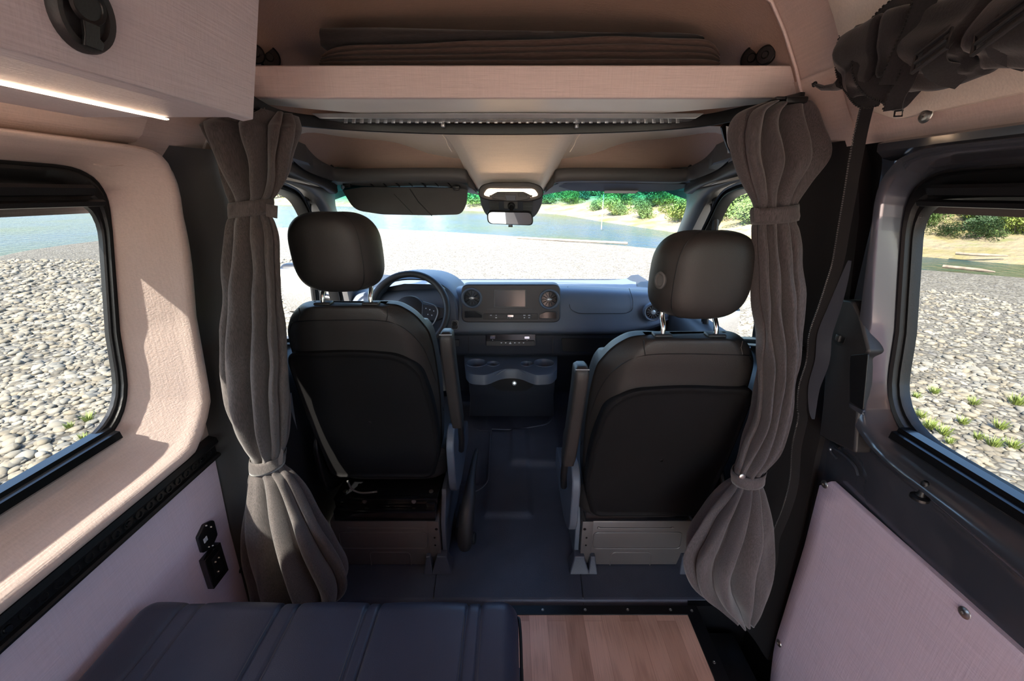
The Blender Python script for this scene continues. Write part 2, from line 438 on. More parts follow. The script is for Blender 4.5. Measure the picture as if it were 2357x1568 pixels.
loft(bm, rows); obj('lip', bm, M['mat'], o)
bm = NB()
for u0, u1 in ((1003,1000),(1338,1340)):
    a = at(u0, 1300, z=.006); b_ = at(u1, 1368, z=.0)
    ribbon(bm, [Vector((b_.x,1.17,-.012)), Vector((b_.x,1.186,.005)), Vector((a.x,1.45,.006))], .003, (0,0,1), .002)
obj('joint', bm, M['black'], o)
bm = NB()   # grooves of the moulding beside the console
def gro(P, r=.006): tube(bm, crv(P, 40), r, 8, flat=.6)
gro([Vector((x, y, matz(x, y)+.002)) for x, y in [(-.24,2.33),(-.2,2.28),(-.13,2.25),(-.125,2.2),(-.125,1.95),(-.13,1.86),(-.18,1.80),(-.26,1.79)]])
gro([Vector((x, y, matz(x, y)+.002)) for x, y in [(-.12,2.28),(0,2.26),(.12,2.27),(.22,2.30),(.26,2.36),(.27,2.5)]], .01)
obj('moulded_edge', bm, M['mat'], o)
# edge strip around the wooden floor with screws
bm = NB(); prism(bm, fillet([(-.87,1.118,0),(.667,1.118,0),(.667,-.6,0),(.70,-.6,0),(.715,1.155,0),(-.87,1.155,0)], 0), (0,0,.004))
o = struct('trim_11', bm, M['black'], bevel=.001)
o['label'] = 'black screwed edging strip round the front and step side of the wooden floor'
for u in (768,865,960,1056,1152,1248,1344,1440,1537):
    p = at(u, 1387, z=.004); bm = NB(); lathe(bm, (p.x, 1.137, .004), (0,0,1), [(.0055,0),(.0052,.0015),(.002,.0022),(.0012,.001)], 14); obj('screw', bm, M['steel'], o)
for u, v in ((1589,1406),(1640,1525)):
    p = at(u, v, z=.004); bm = NB(); lathe(bm, (.688, p.y, .004), (0,0,1), [(.0055,0),(.0052,.0015),(.002,.0022),(.0012,.001)], 14); obj('screw', bm, M['steel'], o)
# step well
bm = NB()
prism(bm, [(.715,-.6,-.36),(.99,-.6,-.36),(.99,1.2,-.36),(.715,1.2,-.36)], (0,0,.02))
prism(bm, [(.66,-.6,-.36),(.715,-.6,-.36),(.715,1.155,-.36),(.66,1.155,-.36)], (0,0,.356))
prism(bm, [(.69,1.155,-.36),(.99,1.155,-.36),(.99,1.2,-.36),(.69,1.2,-.36)], (0,0,.36))
for k in range(7): box(bm, (.84,.62+k*.075,-.338), (.2,.012,.008), r=.003)
box(bm, (.80,1.03,-.13), (.13,.2,.05), r=.012); box(bm, (.87,.84,-.19), (.05,.06,.2), r=.008)
prism(bm, [(.93,-.6,-.4),(.985,-.6,-.4),(.985,1.4,-.4),(.93,1.4,-.4)], (0,0,.45)); prism(bm, [(.69,1.2,-.4),(.985,1.2,-.4),(.985,1.4,-.4),(.69,1.4,-.4)], (0,0,.40))
struct('trim_12', bm, M['black'])
# ------------------------------------------------------------------ windows 1 and 2
def sidewindow(side, nm):
    OPEN = OPENS[side]; GLS = GLSS[side]; YR = -.24 if side > 0 else .20
    bm = NB(); ringwall(bm, side, GLS, OPEN, [(0,-.043),(0,-.034),(.15,-.031),(.45,-.031),(.55,-.026),(.85,-.025),(.95,-.028),(1.02,-.038)] if side < 0 else [(0,-.043),(0,-.03),(.15,-.022),(.45,-.022),(.55,-.012),(.85,-.008),(.95,-.014),(1.02,-.038)])
    fr = struct(nm, bm, M['black'], ang=30)
    bm = NB(); c = sum((Vector(p) for p in GLS), Vector((0,0)))/len(GLS)
    rows = []
    for z in [.96+(1.56-.96)*k/16 for k in range(17)]: rows.append([W3(side, y, z, -.042) for y in (YR-.02,.3,.6,.94)])
    loft(bm, rows); obj('pane', bm, M['tint'], fr)
    bm = NB()   # ribbed rubber gasket
    P = [polyray(OPEN, c, 2*PI*k/200) for k in range(200)]
    rows = []
    for k in range(200):
        p = P[k]; d = (p-c).normalized(); rr = .005 
        rows.append([W3(side, *(p+d*(.001+rr*math.cos(a))), (-.018 if side > 0 else -.032)+rr*math.sin(a)) for a in [2*PI*j/8 for j in range(8)]])
    loft(bm, rows, cu=True, cv=True); obj('gasket', bm, M['matte'], fr)
    for zz, y1, h in ((1.505,.845,.020),(1.482,.865,.013)):     # blind rails on top
        bm = NB()
        rows = [[W3(side, y, zz+dz, of) for dz, of in ((h/2,-.02),(h/2,.012),(h*.2,.018),(-h*.4,.016),(-h/2,.008),(-h/2,-.02))] for y in (YR, y1-.008)] 
        rows.append([W3(side, y1, zz+dz*.6, of*.5-.01) for dz, of in ((h/2,-.02),(h/2,.012),(h*.2,.018),(-h*.4,.016),(-h/2,.008),(-h/2,-.02))])
        loft(bm, rows, cu=True, cap=True); obj('blind_rail', bm, M['black'], fr)
    bm = NB()
    rows = [[W3(side, y, .985+dz, of) for dz, of in [(a, b_ if side > 0 else (b_-.024 if b_ > 0 else -.045)) for a, b_ in ((.018,-.02),(.018,.004),(.010,.006),(.008,.018),(-.008,.022),(-.016,.014),(-.016,-.02))]] for y in (YR,.79,.81)]
    loft(bm, rows, cu=True, cap=True); obj('sill_rail', bm, M['gloss'], fr)
    return fr
sidewindow(-1, 'window_1'); sidewindow(1, 'window_2')
# ------------------------------------------------------------------ sliding door (right)
DOOR = fl2([(-.6,-.3),(.935,-.3),(.965,.2),(1.035,.80),(1.02,1.2),(.985,1.45),(.94,1.64),(-.6,1.64)], [0,.02,.05,.05,.05,.05,.05,0], 5)
dprof = [(0,-.02),(.06,-.004),(.13,.006),(.2,.022),(.28,.034),(.36,.036),(.44,.022),(.5,.006),(.58,-.004),(.7,-.006),(.85,-.004),(.96,-.004),(1,-.03)]
dprof = [(s, .002+.62*(o_-.002) if s > .5 else o_) for s, o_ in dprof]
dr = struct('door_1', ringwall(NB(), 1, OPENS[1], DOOR, dprof, 200, .19), M['paint'], ang=50)
def wallpatch(px, side, off, th, name, mat, parent, r=0, bev=.003, conv=onwall):
    P = [conv(u, v, off) for u, v in px]
    if r: P = fillet(P, r, 6)
    c = sum(P, Vector((0,0,0)))/len(P)
    bm = NB(); a = [bm.verts.new(p) for p in P]; b_ = [bm.verts.new(p+Vector((side*th,0,0))) for p in P]; n_ = len(P)
    bm.faces.new(a); bm.faces.new(b_[::-1])
    for i in range(n_): bm.faces.new((a[i], b_[i], b_[(i+1)%n_], a[(i+1)%n_]))
    return obj(name, bm, mat, parent, bevel=bev)
def yzpanel(pts, zs, off, th, name, mat, parent, rim=.006):
    """sheet following the wall curve, clipped to a convex (y, z) outline"""
    c = sum((Vector(q) for q in pts), Vector((0,0)))/len(pts); n_ = 96
    O_ = [polyray(pts, c, 2*PI*k/n_) for k in range(n_)]
    rows = [[W3(1, *o_, off-th) for o_ in O_], [W3(1, *o_, off-.002) for o_ in O_], [W3(1, *(o_+(c-o_).normalized()*.003), off) for o_ in O_]]
    for s in (.93,.8,.6,.4,.2,.01): rows.append([W3(1, *(c+(o_-c)*s), off) for o_ in O_])
    return obj(name, loft(NB(), rows, cu=True), mat, parent, ang=50)
yzpanel(fl2([(.968,.757),(-.6,.757),(-.6,-.1),(.90,-.1),(.945,.10)], [.03,.01,.01,.05,.05]), None, .012, .014, 'lower_panel', M['panel'], dr)
def studs(pts, parent, off=.0125, r=.0085, nm='panel_screw', side=1, mat='steel', conv=onwall):
    for u, v in pts:
        p = conv(u, v, off); bm = NB(); lathe(bm, p, (-side,0,0), [(r*1.35,0),(r*1.3,.0015),(r,.003),(r*.8,.004),(r*.35,.0042),(r*.3,.002)], 20); obj(nm, bm, M[mat], parent)
studs([(1898,1115),(2220,1411),(1793,1481)], dr, nm='panel_screw')
yzpanel(fl2([(.972,1.632),(.972,1.90),(-.6,1.90),(-.6,1.66)], [.04,.03,.01,.01]), None, .012, .012, 'upper_panel', M['head'], dr)
studs([(2131,265)], dr, r=.010)
# inner handle cover
hc = wallpatch([(1935,688),(1962,692),(1980,730),(2000,810),(1986,822),(1975,940),(1968,1044),(1885,1004),(1893,930),(1903,800),(1915,740)], 1, .036, .04, 'handle_cover', M['plas'], dr, .008, .006)
wallpatch([(1955,818),(1998,814),(1992,880),(1986,945),(1955,925)], 1, .038, .004, 'handle_recess', M['black'], dr, .006, .001)
wallpatch([(1955,928),(1987,946),(1983,955),(1953,938)], 1, .040, .006, 'handle_edge', M['paint'], dr, .002, .001)
bm = NB(); p = onwall(1935,778,.036); lathe(bm, p, (-1,0,0), [(.02,0),(.019,.004),(.013,.004),(.012,-.004)], 24); 
obj('lock_bezel', bm, M['black'], dr); bm = NB(); box(bm, p+Vector((-.006,0,0)), (.008,.014,.018), r=.003); obj('lock_lever', bm, M['plas'], dr)
bm = NB(); p = onwall(2117,1145,.03); lathe(bm, p, (0,0,1), [(.016,-.004),(.016,.002),(.008,.005),(.006,.009),(.0055,.028),(.007,.030),(.007,.036),(.004,.04)], 20)
obj('lock_pin', bm, M['black'], dr)
bm = NB(); tube(bm, [onwall(u, v, .002) for u, v in [(1912,1015),(1920,1022),(1932,1032)]], .004, 8); obj('slot', bm, M['black'], dr)
P = crv([onwall(u, v, .004) for u, v in [(1975,1095),(1968,1075),(1945,1050),(1915,1030),(1912,1040),(1925,1055)]], 24)
bm = NB(); tube(bm, P, .0035, 8); obj('pressed_rib', bm, M['paint'], dr)
bm = NB()  # upper pressed ledge
rows = []
for dz, of in ((.018,.0),(.012,.02),(-.002,.026),(-.016,.016),(-.02,0)):
    rows.append([W3(1, y, 1.583+dz, of) for y in [-.6+1.53*k/20 for k in range(21)]])
loft(bm, rows); obj('pressed_ledge', bm, M['paint'], dr)
# ------------------------------------------------------------------ L track on the left wall
t_ = empty('cargo_track', (-.88,.3,.787), 'long black slotted tie-down track running along the left wall under the window', 'track')
bm = NB(); rows = []
pr = [(.832,.0),(.826,.022),(.812,.026),(.805,.022),(.803,.012),(.777,.012),(.775,.020),(.771,.024),(.764,.022),(.764,0)]
loft(bm, [[W3(-1, y, z, of) for z, of in pr] for y in (-2.4,-1,0,.5,1.044)], cu=True, cap=True); obj('rail', bm, M['black'], t_, ang=25)
for k in range(34):
    y = 1.015-k*.03; bm = NB(); lathe(bm, W3(-1, y, .79, .0125), (1,0,0), [(.0105,0),(.0105,.003),(.0075,.003),(.0075,.0003)], 16)
    if k % 8 == 1: 
        obj('track_slot', bm, M['black'], t_); bm = NB(); lathe(bm, W3(-1, y, .79, .014), (1,0,0), [(.007,0),(.006,.004),(.002,.004)], 12); obj('screw', bm, M['gloss'], t_)
    else: obj('track_slot', bm, M['black'], t_)
# sockets
def wp3(u, v, off): return onwall(u, v, off)
t_ = empty('usb_socket_plate', onwall(479,1235,.004), 'black six-sided socket plate on the left panel, above the square outlet', 'socket')
sc6 = [(456,1238),(471,1207),(490,1198),(494,1199),(502,1231),(489,1262),(470,1273),(466,1272)]
wallpatch(sc6, -1, .012, .01, 'plate', M['black'], t_, .004, .002)
for u, v in ((471,1245),(475,1240)): 
    bm = NB(); box(bm, onwall(u, v, .0125), (.002,.006,.014), rot=Matrix.Rotation(0,3,'X').to_quaternion().to_euler()); obj('usb_port', bm, M['mark'], t_)
studs([(474,1210),(485,1213),(489,1256),(480,1259)], t_, .012, .002, 'screw', -1)
t_ = empty('power_outlet', onwall(500,1300,.004), 'black glossy square power outlet low on the left panel below the six-sided plate', 'outlet')
wallpatch([(472,1291),(508,1248),(527,1312),(493,1357)], -1, .022, .02, 'plate', M['gloss'], t_, .002, .004)
wallpatch([(487,1290),(506,1266),(517,1308),(498,1333)], -1, .0235, .003, 'socket_face', M['black'], t_, .002, .001)
studs([(495,1294),(503,1284),(502,1316)], t_, .0235, .0025, 'contact_slot', -1)
bm = NB(); lathe(bm, onwall(554,1313,.005), (1,0,0), [(.009,0),(.008,.002),(.006,.004),(.003,.004),(.002,.002)], 18)
tag(obj('panel_screw', bm, M['black']), 'small dark screw near the front edge of the left wall panel, beside the pillar', 'screw')
# ------------------------------------------------------------------ overhead cabinet (left)
CXO = -.02
t_ = empty('overhead_cabinet', (-.6,.2,1.62), 'pale laminate overhead cabinet with a black oval latch, high on the left wall', 'cabinet')
bm = NB()
prism(bm, [(-.80,.79,1.622),(-.467,.79,1.622),(-.467,.79,1.634),(-.46,.79,1.634),(-.37,.79,1.95),(-.80,.79,1.95)], (0,-2.4,0))
obj('body', bm, M['cab'], t_, bevel=.001)
bm = NB(); prism(bm, [(-.4635,.80,1.617),(-.445,.80,1.620),(-.352,.80,1.97),(-.370,.80,1.97)], (0,-2.4,0)); dd = obj('door', bm, M['cab'], t_, bevel=.0015)
bm = NB(); tube(bm, [(-.595,.80-.0,1.6205),(-.595,-1.2,1.6205)], .0045, 8, flat=.35); obj('light_strip', bm, M['led'], t_)
# latch on the door face: work in the door plane
a0 = Vector((-.445,.8,1.620)); up_ = (Vector((-.352,.8,1.97))-a0).normalized(); yy = Vector((0,1,0)); nn = Vector((up_.z,0,-up_.x))
def onface(u, v):
    r = ray(u, v); o_ = Vector((0,0,EYE)); t = (a0-o_).dot(nn)/r.dot(nn); return o_+r*t
c = onface(183,28)
def dring(prof_, c, ry, rz, n=40):
    return [[c+yy*(math.cos(2*PI*k/n)*ry*s)+up_*(math.sin(2*PI*k/n)*rz*s)+nn*h for k in range(n)] for s, h in prof_]
e1 = onface(247,80); rr_ = .034
bm = NB(); loft(bm, dring([(1,0),(.98,.005),(.9,.009),(.72,.008),(.68,.004)], c, .034, .036), cu=True, cap=True); lt = obj('latch', bm, M['plas'], dd)
bm = NB(); loft(bm, dring([(1,.009),(.9,.011),(.75,.010),(.5,.001)], c+up_*.008, .020, .017), cu=True, cap=True); obj('latch_button', bm, M['black'], dd)
bm = NB(); prism(bm, [c+yy*a+up_*b_+nn*.008 for a, b_ in ((-.009,-.006),(.009,-.006),(.008,-.018),(.013,-.021),(.010,-.029),(-.010,-.029),(-.008,-.018))], nn*.004); obj('latch_pull', bm, M['black'], dd, bevel=.001)
# ------------------------------------------------------------------ cab shelf
t_ = empty('overhead_shelf', (0,1.2,1.71), 'wide vinyl-covered shelf with a deep pink-beige front edge, above the cab seats', 'shelf')
zB, zT = 1.718, 1.786
bm = NB(); rows = []
for y, zs in ((1.128,(zB+.003,zT-.003)),):
    pass
F_ = [(-.74,zB),(.672,zB),(.702,zB+.006),(.706,zB+.014),(.700,zB+.05),(.688,zT),(-.72,zT)]
def P3(l, y): return [(a, y, b_) for a, b_ in l]
prism(bm, P3(F_, 1.14), (0,.018,0)); obj('fascia', bm, M['wallx'], t_, bevel=.003)
# deck with bow shaped front edge
def bow(x): return 1.40-.25*(abs(x)/.70)**2.6
bm = NB(); xs = [-.70+1.4*k/48 for k in range(49)]
rows = [[Vector((x, y if y is not None else bow(x), z)) for x in xs] for y, z in ((1.158,1.775),(1.158,1.72),(None,1.702),(None,1.73),(1.9,1.73))]
rows = [[Vector((x,1.158,1.775)) for x in xs],[Vector((x,1.15,1.720)) for x in xs],[Vector((x,1.15+(bow(x)-1.15)*.55,1.718)) for x in xs],[Vector((x,bow(x),1.716)) for x in xs],[Vector((x,bow(x),1.74)) for x in xs],[Vector((x,1.158,1.775)) for x in xs]]
loft(bm, rows); obj('deck', bm, M['offw'], t_, ang=50)
# light bar
c0 = at(727,266,y=1.36); c1 = at(1610,268,y=1.36)
bm = NB(); rows = []
for x0, x1, y, z in ((-.640,.610,1.375,1.702),(-.632,.602,1.385,1.690),(-.595,.565,1.435,1.684),(-.59,.56,1.445,1.70)):
    pass
zl = at(1176,268,y=1.36).z; zf = at(1176,284,y=1.405).z
prism(bm, [(c0.x,1.325,1.715),(c1.x,1.325,1.715),(c1.x-.02,1.335,1.703),(c0.x+.02,1.335,1.703)][::-1], (0,.06,-.002)); obj('light_bar', bm, M['leds'], t_, bevel=.002)
for k in range(44):
    bm = NB(); x = c0.x+.05+(c1.x-c0.x-.1)*k/43; box(bm, (x,1.392,1.7005), (.011,.004,.003), r=.001); obj('led_lens', bm, M['leds'], t_)
# curtain rail
rail = empty('curtain_rail', (0,1.46,1.70), 'black bowed curtain rail under the shelf front edge', 'rail')
cpx = [(560,222,1.06),(595,248,1.13),(650,272,1.22),(740,284,1.36),(850,292,1.43),(1000,298,1.455),(1176,300,1.46),(1350,297,1.455),(1500,291,1.43),(1620,280,1.36),(1720,260,1.24),(1790,245,1.15),(1845,232,1.07)]
P = crv([at(u, v-2, y=y) for u, v, y in cpx], 60)
bm = NB(); rows = []
for i, p in enumerate(P):
    t = (P[min(i+1,60)]-P[max(i-1,0)]).normalized(); s = t.cross(Vector((0,0,1))).normalized()
    rows.append([p+s*a+Vector((0,0,b_)) for a, b_ in ((-.006,.016),(.006,.016),(.007,0),(.006,-.016),(-.006,-.016),(-.007,0))])
loft(bm, rows, cu=True, cap=True); obj('track', bm, M['black'], rail, bevel=.002)
for u, v in ((1020,288),(1327,290),(783,281),(1556,285)):
    bm = NB(); p = at(u, v, y=1.425); box(bm, p, (.012,.02,.012), r=.003); box(bm, p+Vector((0,0,.010)), (.02,.016,.006), r=.002); obj('rail_clip', bm, M['leds'], rail)
for u, v, y in ((1826,232,1.06),):
    bm = NB(); p = at(u, v, y=y); box(bm, p, (.05,.03,.014), r=.004); box(bm, p+Vector((-.03,0,.004)), (.03,.022,.006), r=.002); obj('end_bracket', bm, M['black'], rail)
# headliner frame struts beside the rail
# folded covers on the shelf
t_ = at(1130,76,y=1.36)
def foldslab(name, px0, px1, y0, y1, mat, label, n=3, seed=0, th=None):
    """px0/px1: top and bottom outlines at the front, left to right"""
    tp = crv([at(u, v, y=y0) for u, v in px0], 60); bt = crv([at(u, v, y=y0) for u, v in px1], 60)
    rows = []
    m_ = 5*n
    prof_ = []
    for j in range(m_+1):
        s = j/m_; prof_.append((s, -.012*abs(math.sin(s*n*PI))**.6))
    for i, (a, b_) in enumerate(zip(tp, bt)):
        r = []
        for s, o_ in prof_:
            p = a+(b_-a)*s
            w_ = .004*noise.noise(Vector((p.x*6+seed, s*3, 2)))
            r.append(p+Vector((0, o_+w_, .003*noise.noise(Vector((p.x*5+seed, s*4, 0))))))
        r.append(Vector((bt[i].x, y1, bt[i].z))); r.append(Vector((tp[i].x, y1, tp[i].z)))
        rows.append(r)
    bm = NB(); loft(bm, rows, cu=True, cap=True)
    return tag(obj(name, bm, mat, ang=75), label, 'window cover')
foldslab('folded_window_cover', [(745,128),(800,106),(1000,99),(1180,92),(1400,84),(1560,88),(1630,95),(1653,125)], [(738,152),(800,152),(1000,152),(1180,152),(1400,152),(1560,152),(1630,152),(1653,152)], 1.24, 1.50, M['fold'], 'brown quilted cover folded in layers, lying directly on the shelf deck', 4, 1)
foldslab('folded_window_cover', [(738,64),(800,64),(1000,66),(1180,70),(1300,73),(1400,77),(1560,78),(1610,82)], [(741,100),(762,108),(1000,98),(1180,90),(1300,86),(1400,83),(1560,84),(1620,94)], 1.26, 1.48, M['foldd'], 'near-black folded cover lying on top of the brown one', 1, 5)
# round speakers on the cap sides
for u, v, a, lab in ((588,124,12,'small round black grille at the far left over the shelf'),(619,132,15,'larger round black grille at the left, half sunk behind the shelf edge'),(1762,127,12,'small round black grille at the far right over the shelf'),(1731,134,15,'larger round black grille at the right, half sunk behind the shelf edge')):
    p = at(u, v, y=1.19 if a < 14 else 1.25); sgn = 1 if p.x > 0 else -1; nrm = Vector((-sgn*.72,-.69,0.0)); r_ = .0215 if a < 14 else .028
    bm = NB(); lathe(bm, p, nrm, [(r_,-.008),(r_,.002),(r_*.9,.004),(r_*.85,.002),(r_*.4,.003),(r_*.3,.006),(r_*.1,.006)], 28)
    tag(obj('speaker_grille', bm, M['black']), lab, 'speaker')
# ------------------------------------------------------------------ cab headliner
# cream rear faces of the two recesses and the centre tongue
def mir(P): return [Vector((-p.x, p.y, p.z)) for p in P]
HR = []
ctl = [ # u offsets from centre (right side), v, y : rows from rail down to ledge
 [(0,290,1.52),(150,290,1.52),(300,290,1.55),(430,290,1.52),(505,292,1.40),(560,300,1.25)],
 [(0,315,1.62),(160,315,1.62),(300,312,1.72),(430,312,1.66),(500,318,1.50),(560,330,1.32)],
 [(0,345,1.75),(155,342,1.75),(300,340,1.95),(420,340,1.90),(492,345,1.62),(560,360,1.40)],
 [(0,375,1.85),(150,372,1.9),(300,372,2.02),(410,372,1.98),(480,372,1.70),(555,385,1.46)],
 [(0,405,1.88),(150,405,1.92),(300,405,2.02),(410,405,1.98),(470,405,1.74),(550,408,1.50)]]
rows = []
for r in ctl:
    q = crv([at(CX+a, v, y=y) for a, v, y in r], 20)
    rows.append(mir(q)[::-1]+q[1:])
rows = [list(x) for x in zip(*[crv([r[k] for r in rows], 12) for k in range(len(rows[0]))])]
struct('trim_13', loft(NB(), rows), M['head'], ang=80)
rows = []
for v, hw, y, dep in ((285,185,1.47,.02),(305,158,1.50,.04),(330,138,1.55,.06),(360,120,1.60,.08),(395,104,1.66,.10),(420,92,1.71,.11),(438,80,1.76,.11),(449,60,1.80,.09),(453,36,1.83,.05)):
    r = []
    for k in range(25):
        a = -1+2*k/24; aa = abs(a)
        yb = y + dep*1.9*max(0,(aa-.72)/.28)**2
        fl = 1+ (.10 if aa > .98 else 0)
        r.append(at(CX+a*hw, v, y=yb))
    rows.append(r)
tg = struct('trim_14', loft(NB(), [list(x) for x in zip(*[crv([r[k] for r in rows], 24) for k in range(25)])]), M['head'], ang=80)
for s in (-1, 1):
    bm = NB(); tube(bm, [at(CX+s*a, v, y=y) for a, v, y in ((162,305,1.498),(150,322,1.535),(146,334,1.56),(136,350,1.585))], .0015, 6)
    obj('seam', bm, M['head'], tg)
# overhead stowage lips (dark ledges)
for s, lab in ((-1,'trim_15'),(1,'trim_16')):
    P = crv([at(CX+s*a, v, y=y) for a, v, y in ((82,434,1.84),(96,418,1.82),(112,404,1.80),(200,402,1.80),(300,403,1.80),(385,404,1.79),(412,400,1.76),(440,390,1.66),(475,373,1.56),(500,352,1.48),(512,338,1.43)) ], 60)
    rows = []
    for i, p in enumerate(P):
        f = i/60; h = .014+ .012*min(1, i/8) ; h = h if i < 44 else h+(.004*(i-44)/16)
        rows.append([p+Vector((0,dy,dz)) for dy, dz in ((.12,.6*h),(.0,h),(-.012,h*.6),(-.016,0),(-.01,-h*.8),(.0,-h),(.12,-h*1.3))])
    ld = struct(lab, loft(NB(), rows, cu=True, cap=True), M['plasg'], ang=50)
    # eyelet tabs and the strap up to the rail
    bm = NB(); pp = [at(CX+s*a, v, y=1.78) for a, v in ((435,388),(448,366),(440,364),(424,368),(405,388))]; prism(bm, pp, (0,.012,0)); obj('tab', bm, M['black'], ld, bevel=.002)
    bm = NB(); ribbon(bm, [at(CX+s*a, v, y=y) for a, v, y in ((512,345,1.44),(505,330,1.43),(498,310,1.41),(492,285,1.38))], .028, (0,-1,0), .006); obj('strap', bm, M['black'], ld)
    # underside panel between lip and windshield
    Q0 = [at(CX+s*a, v, y=y) for a, v, y in ((80,436,1.84),(150,412,1.82),(300,412,1.82),(400,414,1.81),(415,425,1.80))]
    Q1 = [at(CX+s*a, v, y=y) for a, v, y in ((70,450,1.95),(150,437,1.97),(300,437,1.97),(395,439,1.95),(412,445,1.90))]
    A = crv(Q0, 20); B = crv(Q1, 20)
    bm = NB(); loft(bm, [A, [(a+b_)/2+Vector((0,0,-.004)) for a, b_ in zip(A, B)], B]); up_o = obj('visor_panel', bm, M['plasg'], ld)
    if s < 0:
        for k in range(7):
            bm = NB(); u = 845+k*30; tube(bm, [at(u, 414, y=1.83)+Vector((0,0,-.002)), at(u+14, 427, y=1.90)+Vector((0,0,-.003))], .0022 if k%2 else .004, 6); obj('slot', bm, M['black'], up_o)
# A-pillars and door frame trims
WL = [(398,441,1.92),(404,447,1.87),(402,480,1.92),(384,530,2.05),(359,590,2.2),(334,640,2.38),(318,672,2.5)]
WO = [(624,395,1.23),(560,412,1.40),(505,425,1.56),(462,452,1.68),(430,505,1.78),(405,562,1.9),(384,640,2.02),(362,740,2.15)]
DOORGL = [(640,425,1.18),(600,430,1.28),(559,438,1.41),(520,446,1.52),(490,465,1.60),(464,515,1.68),(425,600,1.82),(400,700,1.94),(396,738,1.96),(412,765,1.93),(470,773,1.72),(560,776,1.44),(660,780,1.2)]
def xcab(z): return .86-.10*max(0,min(1,(z-.95)/.6))
def oncab(u, v, off=0):
    r = ray(u, v); lo = 0; hi = 8
    for i in range(40):
        t = (lo+hi)/2
        if abs(t*r.x) < xcab(EYE+t*r.z)-off: lo = t
        else: hi = t
    return Vector((t*r.x, t*r.y, EYE+t*r.z))
for s, n1, n2 in ((-1,'trim_17','door_2'),(1,'trim_18','door_3')):
    A = crv([at(CX+a, v, y=y) for a, v, y in WL], 40); B = crv([oncab(CX+a, v, .02) for a, v, y in WO], 40)
    rows = []
    for k in range(9):
        t = k/8
        rows.append([a.lerp(b_, t)+Vector((-.028*math.sin(PI*t), -.028*math.sin(PI*t), 0)) for a, b_ in zip(A, B)])
    bk = [p+Vector((.05,.03,.02)) for p in A]; rows = [bk]+rows+[[p+Vector((.05,.0,.02)) for p in B]]
    if s < 0: rows = [mir(r) for r in rows]
    ap = struct(n1, loft(NB(), rows), M['plasg'], ang=60)
    # upper roof side trim, from pillar up to ledge
    A = crv([at(CX+a, v, y=y) for a, v, y in ((400,432,1.86),(430,415,1.74),(470,395,1.62),(505,370,1.50),(540,350,1.40),(600,330,1.2))], 24)
    B = crv([oncab(CX+a, v, .02) for a, v, y in ((428,445,0),(462,425,0),(500,412,0),(540,402,0),(590,388,0),(640,375,0))], 24)
    rows = [[p+Vector((0,.03,.05)) for p in A]]+[[a.lerp(b_, k/6)+Vector((-.02*math.sin(PI*k/6),0,-.012*math.sin(PI*k/6))) for a, b_ in zip(A, B)] for k in range(7)]
    if s < 0: rows = [mir(r) for r in rows]
    bm = NB(); loft(bm, rows); obj('roof_side_trim', bm, M['plasg'], ap, ang=60)
    A = crv([at(CX+a, v, y=y) for a, v, y in ((495,290,1.36),(540,300,1.22),(600,310,1.1))], 12); B = crv([at(CX+a, v, y=y) for a, v, y in ((500,375,1.50),(545,352,1.38),(600,340,1.2))], 12)
    rows = [[a.lerp(b_, k/4) for a, b_ in zip(A, B)] for k in range(5)]
    if s < 0: rows = [mir(r) for r in rows]
    bm = NB(); loft(bm, rows); obj('headliner_side', bm, M['head'], ap)
    # door: ring from glass outline to door outline
    gl = crv([oncab(CX+a, v, 0) for a, v, y in DOORGL], 70)
    if s < 0: gl = mir(gl)
    ctr = sum(gl, Vector((0,0,0)))/len(gl)
    rows = []
    for sc_, of in ((1.0,-.03),(1.012,.0),(1.03,.012),(1.05,.012),(1.055,.004),(1.075,.002),(1.085,.018),(1.11,.022),(1.13,.012)):
        rows.append([Vector((p.x-s*of, ctr.y+(p.y-ctr.y)*sc_, ctr.z+(p.z-ctr.z)*sc_)) for p in gl])
    dd = struct(n2, loft(NB(), rows), M['black'], ang=40)
    bm = NB(); a = [bm.verts.new(p+Vector((s*.028,0,0))) for p in gl]; bm.faces.new(a); bmesh.ops.triangulate(bm, faces=bm.faces); obj('pane', bm, M['clear'], dd)
    bm = NB(); P = [oncab(CX+a, v, -.01) for a, v in ((471,440),(471,515),(462,600),(450,700),(446,780))]
    if s < 0: P = mir(P)
    tube(bm, P, .013, 8); tube(bm, [p+Vector((0,.03,0)) for p in P], .006, 8); obj('window_bar', bm, M['black'], dd)
    bm = NB()   # lower door panel
    rows = []
    for z, of in ((-.05,.0),(.3,.03),(.6,.06),(.75,.075),(.86,.07),(.93,.05),(.955,.02),(.96,-.03)):
        rows.append([Vector((s*(xcab(z)+.01-of), y, z)) for y in (1.20,1.3,1.5,1.7,1.9,2.1,2.4,2.9)])
    loft(bm, rows); obj('door_panel', bm, M['plas'], dd)
    bm = NB(); box(bm, (s*.90,2.45,1.3), (.03,.9,.9)); 
    bm.free()
# front wall under the windshield, behind the dash
bm = NB(); prism(bm, [(-.93,2.86,-.06),(.93,2.86,-.06),(.93,2.86,.93),(-.93,2.86,.93)], (0,.03,0)); struct('wall_front', bm, M['plas'])
